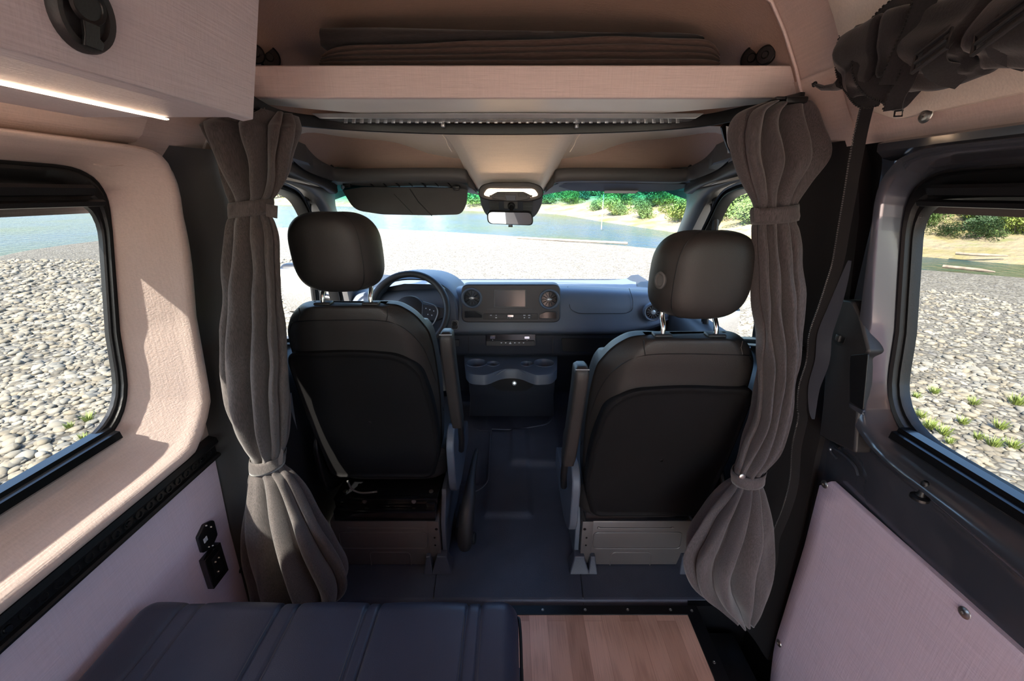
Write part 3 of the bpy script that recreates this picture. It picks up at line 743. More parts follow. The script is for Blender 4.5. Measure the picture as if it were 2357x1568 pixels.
# windshield pane
A = [Vector((x, 1.93-.12*(abs(x)/.8)**2, 1.555)) for x in [-.82+1.64*k/30 for k in range(31)]]
B = [Vector((x, 2.84-.35*(abs(x)/.95)**2, .92)) for x in [-.95+1.9*k/30 for k in range(31)]]
rows = [[a.lerp(b_, t/10)+Vector((0,.03*math.sin(PI*t/10),.02*math.sin(PI*t/10))) for a, b_ in zip(A, B)] for t in range(11)]
wd = struct('window_3', loft(NB(), rows), M['wind'])
bm = NB(); loft(bm, [[Vector((x, 1.86, 1.66)) for x in (-.85,0,.85)], [Vector((x, 1.97, 1.555)) for x in (-.85,0,.85)], [Vector((x, 1.93, 1.525)) for x in (-.78,0,.78)]]); obj('header_frame', bm, M['black'], wd)
# cab roof skin (keeps daylight out above the headliner)
rows = [[Vector((x*sx, y, z-.10*(abs(x))**4)) for x in [-1,-.8,-.5,0,.5,.8,1]] for y, z, sx in ((1.1,2.06,.9),(1.5,2.0,.9),(1.95,1.70,.88),(2.05,1.56,.86))]
bm = NB(); loft(bm, rows); struct('trim_19', bm, M['roof'])
for s, nm in ((-1,'trim_20'),(1,'trim_21')):
    rows = [[Vector((s*.93, y, z)) for y in (1.1,1.4,1.65)] for z in (1.63,1.7,1.8,1.9,2.0)]
    rows = [[Vector((s*x, y, z)) for y in (1.0,1.4,1.8,2.05)] for x, z in ((.90,1.50),(.87,1.60),(.86,1.75),(.88,2.0))]
    struct(nm, loft(NB(), rows), M['head'])
# ------------------------------------------------------------------ sun visors, dome lamp, mirror
t_ = empty('sun_visor', at(930,437,y=1.90), 'dark grey sun visor folded down over the left part of the windshield', 'visor')
P = fillet([at(u, v, y=y) for u, v, y in ((783,430,1.90),(1076,433,1.90),(1074,470,1.885),(1062,494,1.875),(990,496,1.875),(880,494,1.875),(815,484,1.88))], [.005,.01,.03,.03,0,.02,.04], 5)
bm = NB(); prism(bm, P, (0,.018,.002)); vv = obj('blade', bm, M['plasg'], t_, bevel=.005, seg=3)
bm = NB(); tube(bm, [at(943,435,y=1.884), at(963,465,y=1.875), at(994,497,y=1.868)], .0018, 6); tube(bm, [at(907,447,y=1.880), at(951,493,y=1.870)], .0012, 6); obj('fold_line', bm, M['black'], t_)
for u, v, mt in ((800,425,'black'),(1050,431,'black')):
    bm = NB(); p = at(u, v, y=1.87); box(bm, p, (.032,.03,.012), r=.003); box(bm, p+Vector((0,-.004,-.008)), (.024,.014,.008), r=.002); obj('hinge', bm, M[mt], t_)
t_ = empty('sun_visor', at(1430,432,y=1.90), 'grey sun visor folded up flat above the right part of the windshield', 'visor')
P = fillet([at(u, v, y=y) for u, v, y in ((1279,428,1.86),(1310,420,1.84),(1580,423,1.84),(1602,424,1.84),(1560,438,1.90),(1500,442,1.92),(1320,440,1.92))], .01, 3)
bm = NB(); prism(bm, P, (0,.004,.014)); obj('blade', bm, M['plasg'], t_, bevel=.004)
bm = NB(); prism(bm, [at(u, v, y=1.905)+Vector((0,0,-.003)) for u, v in ((1392,438),(1470,438),(1462,444),(1390,443))], (0,.002,.002)); obj('label_sticker', bm, M['mark'], t_)
t_ = empty('dome_lamp', at(1176,440,y=1.72), 'black oval dome lamp glowing warm at the bottom of the centre headliner', 'lamp')
Y0 = 1.66
def plate(px, y, th, name, mat, par, bev=.001, dyv=0):
    P = [at(u, v, y=y) for u, v in px]; bm = NB(); prism(bm, P, (0,th,dyv)); return obj(name, bm, M[mat], par, bevel=bev)
plate([(p.x, p.y) for p in fillet([(1100,455,0),(1103,428,0),(1130,419,0),(1222,419,0),(1250,430,0),(1252,455,0),(1222,465,0),(1130,463,0)], 12, 5)], 1.66, .05, 'bezel', 'plas', t_, .004)
plate([(p.x, p.y) for p in fillet([(1112,449,0),(1122,434,0),(1230,435,0),(1240,450,0),(1205,458,0),(1145,457,0)], 7, 5)], 1.655, .02, 'lens', 'ledw', t_, .002)
plate([(p.x, p.y) for p in fillet([(1128,450,0),(1145,441,0),(1205,441,0),(1226,451,0),(1216,458,0),(1185,463,0),(1168,463,0),(1135,457,0)], 4, 3)], 1.645, .02, 'switch_panel', 'plasg', t_, .002)
for u in (1152,1202): plate([(u-10,446),(u+10,446),(u+9,452),(u-9,452)], 1.641, .004, 'grille', 'black', t_, .0005)
for u in (1133,1219): plate([(u-7,449),(u+7,449),(u+6,454),(u-6,454)], 1.641, .006, 'switch', 'plasg', t_, .001)
plate([(1163,449),(1188,449),(1186,462),(1166,462)], 1.638, .01, 'centre_button', 'dash', t_, .001)
t_ = empty('sensor_housing', at(1176,480,y=1.84), 'tapered grey plastic housing on the windshield behind the rear-view mirror', 'housing')
P = fillet([at(u, v, y=y) for u, v, y in ((1103,445,1.82),(1250,445,1.82),(1248,470,1.84),(1236,495,1.86),(1215,510,1.87),(1137,510,1.87),(1116,493,1.86),(1106,470,1.84))], .02, 4)
bm = NB(); prism(bm, P, (0,.05,.01)); obj('cover', bm, M['dash'], t_, bevel=.006, seg=3)
for s in (-1, 1):
    for k in range(13):
        v = 455+k*2.7; a = 26+2; b_ = 52-k*.35
        plate([(CX+s*a, v),(CX+s*b_, v),(CX+s*b_, v+1.3),(CX+s*a, v+1.3)], 1.822+.0012*k, .01, 'louvre', 'black', t_, 0)
plate([(1160,463),(1192,463),(1192,481),(1160,481)], 1.822, .012, 'cover_plate', 'plasg', t_, .001)
t_ = empty('rear_view_mirror', at(1174,500,y=1.76), 'rounded rectangular rear-view mirror below the dome lamp', 'mirror')
O_ = [(p.x, p.y) for p in fillet([(1120,486,0),(1226,488,0),(1228,520,0),(1122,516,0)], 12, 6)]
P = [at(u, v, y=1.74+(u-1120)*.0002) for u, v in O_]; bm = NB(); prism(bm, P, (0,.022,.004)); obj('shell', bm, M['black'], t_, bevel=.004, seg=3)
I_ = [(1174+(u-1174)*.94, 503+(v-503)*.86) for u, v in O_]
bm = NB(); prism(bm, [at(u, v, y=1.738+(u-1120)*.0002) for u, v in I_], (0,.003,0)); obj('mirror_glass', bm, M['mirror'], t_)
bm = NB(); tube(bm, [at(1177,488,y=1.77), at(1177,472,y=1.815)], .007, 10); lathe(bm, at(1177,474,y=1.82), (0,-1,-.3), [(.016,0),(.014,.012),(.008,.016)], 20); obj('stem', bm, M['black'], t_)
plate([(1170,518),(1180,518),(1180,523),(1170,523)], 1.745, .008, 'tab', 'black', t_, .001)
# ------------------------------------------------------------------ curtains
def curtain(side, ctl, label, mat, ties, seed, endtop):
    """ctl rows: v, u0, u1, y(outer), depth, fold"""
    pcs = cr([r for r in ctl], 150)
    N = 260; rows = []; cen = []
    for v, u0, u1, y, dep, fo in pcs:
        a = at(u0, v, y=y); b_ = at(u1, v, y=y); c = (a+b_)/2; hw = (b_-a).length/2
        r = []
        for k in range(N):
            th = 2*PI*k/N
            ps = th+.18*math.sin(v*.006+seed)+.16*math.sin(2*th+seed); wv = 1.9*abs(math.sin(4.5*ps+seed))**.75-.95+.3*math.sin(3*th-seed+v*.004)+.14*math.sin(11*th+v*.003)
            rr = 1+fo*wv/1.15-fo*.55
            px_ = math.cos(th)*hw*(1+.3*(rr-1)); py_ = math.sin(th)*dep*(rr if abs(math.sin(th)) > .05 else 1)
            nz = noise.noise(Vector((c.x*4+math.cos(th)*2.2, v*.012, math.sin(th)*2+seed)))*.012*fo*3
            r.append(Vector((c.x+px_, c.y+py_+nz, a.z)))
        rows.append(r); cen.append((v, c, hw, dep))
    root = empty('curtain', (cen[-1][1].x, cen[-1][1].y, cen[-1][1].z), label, 'curtain')
    bm = NB(); loft(bm, rows, cu=True, cap=True); cl = obj('drape', bm, mat, root, ang=180)
    for v0, v1, tail, button in ties:
        rr = []
        for j in range(5):
            v = v0+(v1-v0)*j/4
            q = min(cen, key=lambda q: abs(q[0]-v)); ww = 1.06 if j not in (0,4) else 1.0
            r = [Vector((q[1].x+math.cos(2*PI*k/60)*(q[2]*1.02+.003)*ww, q[1].y+math.sin(2*PI*k/60)*(q[3]*1.0+.004)*ww, at(CX, v, y=q[1].y).z + (.006*math.cos(2*PI*k/60)))) for k in range(60)]
            rr.append(r)
        bm = NB(); loft(bm, rr, cu=True); tb = obj('tieback', bm, mat, root, solid=.002, ang=180)
        if tail:
            bm = NB(); prism(bm, [at(u, v, y=y_) for u, v, y_ in tail], (0,.003,0)); obj('tieback_end', bm, mat, root)
        if button:
            bm = NB(); lathe(bm, at(*button[:2], y=button[2]), (0,-1,0), [(.0095,0),(.009,.002),(.006,.004),(.002,.004)], 20); obj('button', bm, M['steel'], root)
    bm = NB()
    for k, (u, v, y) in enumerate(endtop):
        bm = NB(); torus(bm, at(u, v, y=y), (1,.4,0), .007, .0016, 18, 6); obj('ring', bm, M['steel'], root)
    return root
LC = [(262,560,672,1.12,.055,.5),(285,478,676,1.10,.07,.5),(300,474,672,1.08,.075,.5),(340,490,662,1.07,.07,.5),(400,512,652,1.065,.06,.45),(445,528,636,1.06,.045,.35),(466,534,622,1.06,.034,.22),(495,535,622,1.06,.034,.22),(515,530,628,1.06,.04,.3),(560,527,636,1.055,.05,.35),(650,522,640,1.05,.06,.38),(750,520,648,1.045,.066,.4),(860,522,658,1.04,.075,.42),(950,540,662,1.035,.075,.42),(1010,566,660,1.035,.06,.35),(1045,582,652,1.035,.042,.22),(1075,582,650,1.035,.042,.22),(1100,578,672,1.03,.055,.35),(1160,574,712,1.03,.08,.42),(1250,572,762,1.03,.10,.48),(1330,586,800,1.03,.11,.5),(1372,590,786,1.03,.10,.5),(1400,592,730,1.03,.09,.5)]
curtain(-1, LC, 'grey-brown curtain gathered by two ties, hanging on the left behind the driver seat', M['curt'], [(463,498,[(612,470,1.02),(638,474,1.02),(637,503,1.02),(612,498,1.02)],None),(1046,1074,[(640,1055,.98),(648,1032,.975),(652,1040,.975),(650,1068,.98),(641,1072,.98)],None)], 1.0, [(475,298,1.06),(602,258,1.12),(610,256,1.12)])
RC = [(238,1752,1850,1.10,.05,.4),(262,1700,1862,1.10,.065,.5),(300,1684,1874,1.09,.07,.5),(345,1690,1884,1.075,.07,.5),(380,1702,1878,1.065,.065,.5),(430,1722,1852,1.06,.05,.4),(474,1738,1828,1.06,.036,.22),(510,1738,1828,1.06,.036,.22),(530,1736,1830,1.06,.045,.3),(600,1738,1834,1.055,.055,.4),(700,1745,1836,1.05,.06,.42),(800,1752,1828,1.045,.06,.42),(880,1752,1818,1.035,.055,.42),(960,1738,1812,1.02,.05,.4),(1030,1710,1792,1.01,.045,.35),(1082,1692,1756,1.00,.034,.22),(1108,1690,1752,1.00,.034,.22),(1140,1662,1762,.98,.05,.35),(1200,1615,1772,.96,.065,.45),(1270,1575,1774,.95,.07,.5),(1340,1588,1766,.95,.065,.5),(1385,1640,1750,.95,.05,.5),(1430,1690,1734,.95,.03,.4)]
curtain(1, RC, 'grey-brown curtain with a snap-button lower tie, on the right behind the passenger seat', M['curtr'], [(474,511,[(1736,478,1.01),(1748,480,1.005),(1750,510,1.005),(1738,512,1.01)],None),(1082,1108,None,(1708,1097,.955))], 4.0, [(1752,262,1.09),(1762,260,1.09),(1772,258,1.09),(1786,254,1.085),(1800,250,1.08),(1812,247,1.08)])
# ------------------------------------------------------------------ cab seats
def make_seat(sx, cx, dy, dz, label, btn):
    T_ = lambda lx, y, z: Vector((cx+sx*lx, y+dy, z+dz)); sh = -.018 if dy == 0 else -.010
    T = lambda lx, y, z: T_(lx+sh, y, z)
    def B(lx, y, z): return Vector((cx+sx*lx, y, z))
    root = empty('cab_seat', (cx, 1.5, 0), label, 'seat')
    lv = [(.40,1.405,.175,.09),(.43,1.39,.20,.12),(.55,1.355,.232,.15),(.70,1.325,.246,.155),(.85,1.29,.252,.155),(.98,1.262,.250,.15),(1.06,1.245,.242,.14),(1.10,1.235,.226,.13),(1.136,1.228,.202,.12),(1.162,1.226,.172,.105),(1.174,1.228,.150,.085),(1.179,1.235,.12,.06)]
    lv = cr(lv, 48); n_ = 72; rows = []
    for z, y, hw, dp in lv:
        r = []
        for k in range(n_):
            a = 2*PI*k/n_; c, s_ = math.cos(a), math.sin(a)
            e = .5
            x_ = hw*math.copysign(abs(c)**e, c); y_ = dp/2*math.copysign(abs(s_)**.62, s_)
            if s_ > 0: y_ += .05*max(0, abs(x_/hw)-.55)/.45*(1 if .5 < z < 1.1 else .4)   # side bolsters
            if s_ < 0 : y_ += .035*max(0, abs(x_/hw)-.72)/.28
            r.append(T(x_, y+dp/2+y_, z))
        rows.append(r)
    bm = NB(); loft(bm, rows, cu=True, cap=True); bk = obj('backrest', bm, M['leath'], root, ang=60)
    def yb(z):
        return float(np.interp(z, [q[0] for q in lv], [q[1] for q in lv]))
    # seams on the back of the cover
    bm = NB()
    S1 = [(-.225,.98),(-.22,1.05),(-.195,1.105),(-.15,1.128),(0,1.135),(.12,1.13),(.175,1.10),(.212,1.04),(.232,.96),(.243,.85),(.247,.7)]
    def sp(x, z, o_=.0):
        q = min(lv, key=lambda q: abs(q[0]-z)); ex = max(0, abs(x)/q[2]-.72)/.28*.035 if abs(x)/q[2] > .72 else 0
        c = min(1,(abs(x)/q[2]))**2; s_ = (max(0,1-c*c))**.31
        return T(x, q[1]+q[3]/2-q[3]/2*s_+ex-o_, z)
    tube(bm, crv([sp(x, z, .0005) for x, z in S1], 60), .0016, 6)
    for x in (.125,-.15): tube(bm, [sp(x, 1.131), sp(x+.006, 1.15), T(x+.008, 1.235, 1.172)], .0016, 6)
    obj('seam', bm, M['black'], bk)
    # hard back shell
    O_ = fillet([(-.215,0,.44),(-.235,0,.75),(-.232,0,.99),(-.20,0,1.018),(0,0,1.03),(.15,0,1.016),(.212,0,.96),(.236,0,.80),(.24,0,.56),(.20,0,.42),(-.19,0,.42)], [.03,.05,.03,.05,.1,.08,.08,.1,.05,.03,.03], 6)
    ctr = Vector((0,0,.72)); rows = []
    for sc_, of in ((1,-.03),(1,.004),(.985,.012),(.955,.014),(.93,.007),(.90,.006),(.8,.006),(.65,.006),(.5,.006),(.35,.006),(.2,.006),(.02,.006)):
        rows.append([T((p.x)*sc_, 0, 0)+Vector((0, yb(ctr.z+(p.z-ctr.z)*sc_)-of+ .03*min(1,abs(p.x*sc_/.25))**6, ctr.z+(p.z-ctr.z)*sc_)) for p in O_])
    bm = NB(); loft(bm, rows, cu=True); bm2 = obj('back_shell', bm, M['shell'], root, ang=50)
    # headrest
    hc = T(-.016,1.255,1.338 if dy == 0 else 1.350); rows = []
    for i in range(1, 32):
        ph = PI*i/32; zc = -math.cos(ph); rz = math.copysign(abs(zc)**.62, zc)*.118; rr = math.sin(ph)**.52
        wd_ = .135*(1-.10*max(0, zc)**2)
        rows.append([hc+Vector((math.copysign(abs(math.cos(a))**.62, math.cos(a))*wd_*rr, math.copysign(abs(math.sin(a))**.75, math.sin(a))*.062*rr+ .025*(math.cos(a)**2)*1.0 - .012*rz/.118, rz)) for a in [2*PI*k/64 for k in range(64)]])
    bm = NB(); loft(bm, rows, cu=True, cap=True); hr = obj('headrest', bm, M['leath'], root, ang=80)
    bm = NB()
    for s in (1,):
        P = []
        for i in range(2, 31):
            ph = PI*i/32; zc = -math.cos(ph); rz = math.copysign(abs(zc)**.62, zc)*.118; rr = math.sin(ph)**.52
            a = -.95 if s*sx > 0 else PI+.95
            wd_ = .135*(1-.10*max(0, zc)**2)
            P.append(hc+Vector((math.copysign(abs(math.cos(a))**.62, math.cos(a))*wd_*rr, math.copysign(abs(math.sin(a))**.75, math.sin(a))*.062*rr+.025*(math.cos(a)**2)-.012*rz/.118-.0005, rz)))
        tube(bm, P, .0014, 6)
    obj('seam', bm, M['black'], hr)
    if btn:
        p = hc+Vector((-sx*-.0,0,0)); q = Vector((hc.x-.124, hc.y-.022, hc.z-.008))
        bm = NB(); lathe(bm, q, (-.75,-.65,0), [(.016,-.004),(.016,.003),(.012,.005),(.010,.002),(.002,.002)], 20); 
        for v_ in bm.verts: v_.co.z = q.z+(v_.co.z-q.z)*1.45
        obj('release_button', bm, M['plasg'], hr)
    for lx in (.074,-.076):
        bm = NB(); tube(bm, crv([T(lx*1.02,1.285,1.27), T(lx,1.28,1.23), T(lx,1.262,1.205), T(lx,1.258,1.175)], 14), .0068, 12); obj('headrest_post', bm, M['chrome'], root)
        bm = NB(); box(bm, T(lx,1.262,1.18), (.052,.034,.012), r=.005, seg=3); obj('post_guide', bm, M['plas'], root)
    T = T_
    # armrest, folded up beside the backrest
    P = [T(.288,1.235,1.09), T(.288,1.24,1.03), T(.291,1.27,.90), T(.295,1.305,.76), T(.297,1.325,.69)]
    rows = []
    PP = crv(P, 16)
    for i, p in enumerate(PP):
        k = .6 if i == 0 else (.93 if i == 1 else (1 if i < 15 else .9)); 
        rows.append([p+Vector((a*.022*k, b_*.036*k+.03, 0)) for a, b_ in [(math.copysign(abs(math.cos(q))**.45, math.cos(q)), math.copysign(abs(math.sin(q))**.45, math.sin(q))) for q in [2*PI*j/24 for j in range(24)]]])
    bm = NB(); loft(bm, rows, cu=True, cap=True); ar = obj('armrest', bm, M['leath'], root, ang=60)
    bm = NB(); tube(bm, [PP[0]+Vector((a, .0, -.006)) for a in (-.02,-.01,0,.01,.02)], .001, 6); obj('seam', bm, M['mark'], ar)
    bm = NB(); tube(bm, [T(.304,1.36,.70), T(.303,1.385,.60), T(.295,1.42,.53)], .012, 10); obj('armrest_hinge', bm, M['black'], root)
    # seat cushion, recliner cover, sliders
    rows = []
    for y, hw, z0, z1 in ((1.40,.20,.40,.50),(1.44,.235,.37,.545),(1.55,.25,.36,.55),(1.75,.255,.36,.56),(1.86,.25,.37,.56),(1.90,.22,.40,.52)):
        rows.append([T(hw*math.copysign(abs(math.cos(a))**.4, math.cos(a)), y, (z0+z1)/2+(z1-z0)/2*math.copysign(abs(math.sin(a))**.5, math.sin(a))) for a in [2*PI*k/40 for k in range(40)]])
    bm = NB(); loft(bm, rows, cu=True, cap=True); obj('seat_cushion', bm, M['leath'], root, sub=1)
    cov = fillet([(0,1.345,.60),(0,1.42,.66),(0,1.50,.60),(0,1.62,.44),(0,1.85,.42),(0,1.85,.31),(0,1.5,.30),(0,1.36,.36)], [.04,.05,.1,.05,.03,.03,.04,.08], 6)
    bm = NB(); prism(bm, [T(.246, p.y, p.z) for p in cov], (sx*.03,0,0)); obj('recliner_cover', bm, M['dash'], root, bevel=.006, seg=3)
    bm = NB(); prism(bm, [T(-.246, p.y, p.z) for p in cov], (-sx*.02,0,0)); obj('recliner_cover', bm, M['black'], root, bevel=.006, seg=3)
    sl = empty_part = None
    T0 = T
    if dy < 0:
        T = lambda lx, y, z: Vector((cx+sx*lx, y, z-.01))
    bm = NB(); box(bm, T(-.015,1.56,.335), (.42,.40,.012), r=.003); box(bm, T(-.015,1.372,.322), (.42,.012,.03), r=.003)
    for lx in (-.20,.17): box(bm, T(lx,1.55,.315), (.035,.40,.03), r=.004)
    box(bm, B(-.015,1.52,.272), (.41,.38,.05), r=.004)
    fr = obj('slide_frame', bm, M['gloss'], root)
    for lx, yy_, zz_ in ((-.19,1.40,.342),(.165,1.40,.342),(-.10,1.362,.325),(.10,1.362,.325)):
        bm = NB(); lathe(bm, T(lx,yy_,zz_), (0,-.2,1) if zz_ > .33 else (0,-1,.2), [(.009,0),(.009,.003),(.004,.004)], 16); obj('bolt', bm, M['steel'], fr)
    if dy == 0:
        bm = NB(); tube(bm, crv([T(-.17,1.39,.405), T(-.15,1.375,.375), T(-.11,1.37,.36), (T(-.05,1.375,.362))], 20), .004, 8); obj('cable', bm, M['plasg'], fr)
    # steel pedestal with pressed panels
    X0, X1, Yr = -.245, .20, 1.335
    bm = NB(); box(bm, B((X0+X1)/2, Yr+.21, .125), (X1-X0, .42, .235), r=.006)
    pd = obj('pedestal', bm, M['gray'], root)
    def frameline(pts, rad, closed, nm='pressed_rib'):
        P = fillet([(x_, 0, z_) for x_, z_ in pts], .02, 5)
        if closed: P = P+[P[0]]
        bm = NB(); tube(bm, [B(p.x, Yr-.0005, p.z) for p in P], rad, 8, flat=.8); obj(nm, bm, M['gray'], pd)
    frameline([(X0+.03,.10),(X1-.05,.10),(X1-.05,.185),(X0+.03,.185)], .003, True)
    P = fillet([(-.10,0,.008),(-.10,0,.078),(.07,0,.078),(.07,0,.008)], [0,.02,.02,0], 5); bm = NB(); tube(bm, [B(p.x, Yr, p.z) for p in P], .003, 8); obj('pressed_rib', bm, M['gray'], pd)
    bm = NB(); tube(bm, crv([B(x_, Yr-.001, z_) for x_, z_ in ((X1-.07,.213),(X1-.09,.207),(-.15,.207),(-.165,.213))], 30), .0035, 8); obj('pressed_rib', bm, M['gray'], pd)
    bm = NB(); box(bm, B(X1-.022, Yr-.001, .15), (.044,.004,.185), r=.001); obj('corner_plate', bm, M['gray'], pd)
    for z_ in (.16,.12,.205):
        bm = NB(); disc(bm, B(X1-.02 if z_ < .2 else X1-.01, Yr-.0035, z_), (0,-1,0), .004 if z_ < .2 else .006, .0012, 12); obj('bolt_hole', bm, M['gloss'], pd)
    # side cover on the aisle side and moulded feet
    bm = NB(); prism(bm, [B(X1+.004, y, z) for y, z in ((1.35,.03),(1.35,.22),(1.42,.33),(1.78,.33),(1.80,.03))], (sx*.02,0,0)); obj('side_cover', bm, M['dash'], root, bevel=.004)
    for lx, w0 in ((X1+.006,.085),(X1-.05,.04),(X0+.01,.05)):
        rows = []
        for z, k in ((.003,1),(.06,.55),(.075,.5)):
            rows.append([B(lx+a*w0/2*k, Yr-.005+b_*.05*k+.01, z) for a, b_ in ((-1,-1),(1,-1),(1,.6),(-1,.6))])
        bm = NB(); loft(bm, rows, cu=True, cap=True); obj('foot_cover', bm, M['mat'], root, bevel=.004)
    return root
make_seat(1, -.495, 0, -.006, 'driver seat with charcoal leather back and headrest, left, behind the steering wheel', False)
make_seat(-1, .492, -.155, -.058, 'passenger seat with charcoal leather back, right, set further back, with a button on its headrest', True)
# seat belt behind the driver curtain
bm = NB(); ribbon(bm, crv([at(u, v, y=y) for u, v, y in ((655,905,1.30),(668,985,1.34),(690,1050,1.42),(720,1120,1.5))], 20), .045, (.3,-1,.2), .0015)
tag(obj('seat_belt', bm, M['dash']), 'dark seat belt webbing running down beside the driver seat, left side', 'seat belt')
# ------------------------------------------------------------------ dashboard
dsh = empty('dashboard', (0,2.1,.7), 'wide blue-grey plastic dashboard with radio panel, vents and cup-holder console', 'dashboard')
PR = [(655.5,2.62),(657,2.2),(659,2.12),(664,2.06),(675,2.025),(700,2.0),(735,1.985),(758,1.975),(766,1.98),(769,2.0),(771,2.06)]
def dashY(v):
    for (v0, y0), (v1, y1) in zip(PR[1:], PR[2:]):
        if v <= v1: return y0+(y1-y0)*(v-v0)/(v1-v0)
    return 2.06
xs = [-.87+1.74*k/70 for k in range(71)]
rows = []
base = [(Vector((0,2.85,.93)))]+[at(CX, v, y=y) for v, y in PR]
base = crv(base, 60)
for i, p in enumerate(base):
    r = []
    for x in xs:
        a = abs(x); z = p.z; y = p.y
        if y < 2.6: z -= .035*(a/.8)**2.5*max(0, min(1, (p.z-.82)/.2))
        if a > .5 and p.z < .9: z += .07*((a-.5)/.37)**1.5*max(0, 1-abs(p.z-.84)/.07)
        y -= .0; y += .10*max(0,(a-.66)/.2)**2
        r.append(Vector((x, y, z)))
    rows.append(r)
bm = NB(); loft(bm, rows); obj('top_body', bm, M['dash'], dsh, ang=60)
bm = NB(); rows = []
for v, y in ((764,2.09),(772,2.05),(812,2.06),(818,2.075),(822,2.20),(860,2.45),(900,2.6)):
    rows.append([Vector((x, y, at(CX, v, y=y).z)) for x in (-.85,-.4,0,.4,.85)])
loft(bm, rows); obj('lower_fascia', bm, M['dashd'], dsh)
for u in (1078,1272):
    plate([(u,775),(u+1.5,775),(u+1.5,814),(u,814)], 2.048, .004, 'joint', 'black', dsh, 0)
plate([(p.x,p.y) for p in fillet([(1292,779,0),(1440,779,0),(1436,811,0),(1295,809,0)], 4, 3)], 2.047, .01, 'glove_shelf', 'black', dsh, .001)
plate([(p.x,p.y) for p in fillet([(1046,783,0),(1057,783,0),(1057,798,0),(1046,798,0)], 2, 3)], 2.04, .01, 'switch', 'plas', dsh, .001)
# airbag cover outline
ab = fillet([(1307,660,0),(1312,712,0),(1332,722,0),(1440,722,0),(1456,715,0),(1457,690,0),(1448,664,0)], [0,8,10,10,8,10,0], 4)
bm = NB(); tube(bm, [at(p.x, p.y, y=dashY(p.y)-.005) for p in ab], .0014, 6); obj('airbag_seam', bm, M['black'], dsh)
# radio panel
rp = plate(rpx(1062,655,1290,743,16), 1.945, .06, 'radio_panel', 'rad', dsh, .006)
plate(rpx(1137,666,1212,708,1), 1.943, .01, 'screen_frame', 'plasg', rp, .001); plate(rpx(1140,668,1209,706,1), 1.9415, .01, 'screen', 'scr', rp, .0005)
for s, u, v in ((-1,1086,686),(1,1264,689)):
    c = at(u, v, y=1.945); n_ = Vector((0,-1,0)); k = 1.945/.975/FPX
    bm = NB(); lathe(bm, c, n_, [(24*k,0),(24*k,.008),(21.5*k,.012),(19*k,.008),(18*k,-.0),(2*k,0)], 36); vt = obj('air_vent', bm, M['dash'], rp, ang=30)
    bm = NB(); disc(bm, c+Vector((0,-.001,0)), n_, 17.5*k, .001, 32); obj('vent_bowl', bm, M['gloss'], rp)
    for q in range(12):
        a = 2*PI*q/12; bm = NB(); d = Vector((math.cos(a),0,math.sin(a))); tube(bm, [c+d*6*k+Vector((0,-.003,0)), c+d*16.5*k+Vector((0,-.003,0))], .0016, 6); obj('vent_blade', bm, M['black'], rp)
    bm = NB(); tube(bm, [c+Vector((-14*k,-.005,0)), c+Vector((14*k,-.005,0))], .0009, 6); obj('vent_bar', bm, M['steel'], rp)
    bm = NB(); lathe(bm, c+Vector((0,-.003,0)), n_, [(6.5*k,0),(6*k,.004),(3*k,.006)], 20)
    for v_ in bm.verts: v_.co.z = c.z+(v_.co.z-c.z)*.5
    obj('vent_knob', bm, M['leds'], rp)
    bm = NB(); torus(bm, c+Vector((0,-.008,0)), n_, 20.5*k, .0012, 40, 6); obj('vent_ring', bm, M['leds'], rp)
for s in (-1, 1):
    px_ = [(1068,715),(1095,715),(1111,724),(1111,733),(1068,733)] if s < 0 else [(1282,717),(1255,717),(1240,726),(1240,734),(1282,735)]
    plate([(p.x,p.y) for p in fillet([(a,b_,0) for a,b_ in px_], 3, 3)], 1.942, .006, 'cubby_rim', 'plas', rp, .001)
    q = [(1176+(a-1176)*.985 if 0 else a+(2 if a < (1089 if s<0 else 1261) else -2), b_+(1.7 if b_ < 725 else -1.7)) for a, b_ in px_]
    plate([(p.x,p.y) for p in fillet([(a,b_,0) for a,b_ in q], 2, 3)], 1.941, .004, 'cubby', 'gloss', rp, 0)
plate(rpx(1113,722,1238,736,2), 1.943, .006, 'button_strip', 'black', rp, .001)
plate(rpx(1124,724,1224,734,2), 1.941, .004, 'button_row', 'plas', rp, .001)
plate(rpx(1168,725,1182,730,1.5), 1.936, .006, 'volume_roller', 'chrome', rp, .001)
plate([(1120,711),(1226,711),(1226,711.8),(1120,711.8)], 1.9435, .002, 'trim_line', 'plasg', rp, 0)
def icon(px_, y, par): plate(px_, y, .001, 'icon', 'mark', par, 0)
for u, v, w_, h in ((1130,726,4,1.6),(1142,726,2.5,1.3),(1142,731.5,4,2),(1207,726,5,1.4),(1218,726,5,1.4),(1207,731.5,2.6,2),(1218,731.5,3.5,1.6),(1174,732,1.8,1),(1169,732,1,.8),(1179,732,1,.8)):
    icon([(u-w_/2,v-h/2),(u+w_/2,v-h/2),(u+w_/2,v+h/2),(u-w_/2,v+h/2)], 1.9395, rp)
# climate panel
cp = plate(rpx(1118,769,1233,796,3), 2.03, .02, 'climate_panel', 'gloss', dsh, .002)
plate(rpx(1119,785,1231,797,3), 2.022, .02, 'button_row', 'plas', cp, .002)
for u in (1134,1213):
    plate(rpx(u-6,774.5,u+6,780.5,1.5), 2.022, .01, 'temperature_roller', 'chrome', cp, .001)
    icon([(u-.8,782.5),(u+.8,782.5),(u+.8,784),(u-.8,784)], 2.028, cp)
icon([(1171.5,792),(1174.5,786.8),(1177.5,792)], 2.0205, cp)
for u in (1154,1164,1185,1195,1205): icon([(u-2,788.6),(u+2,788.2),(u+1.2,790.4),(u-1,790.6)], 2.0205, cp)
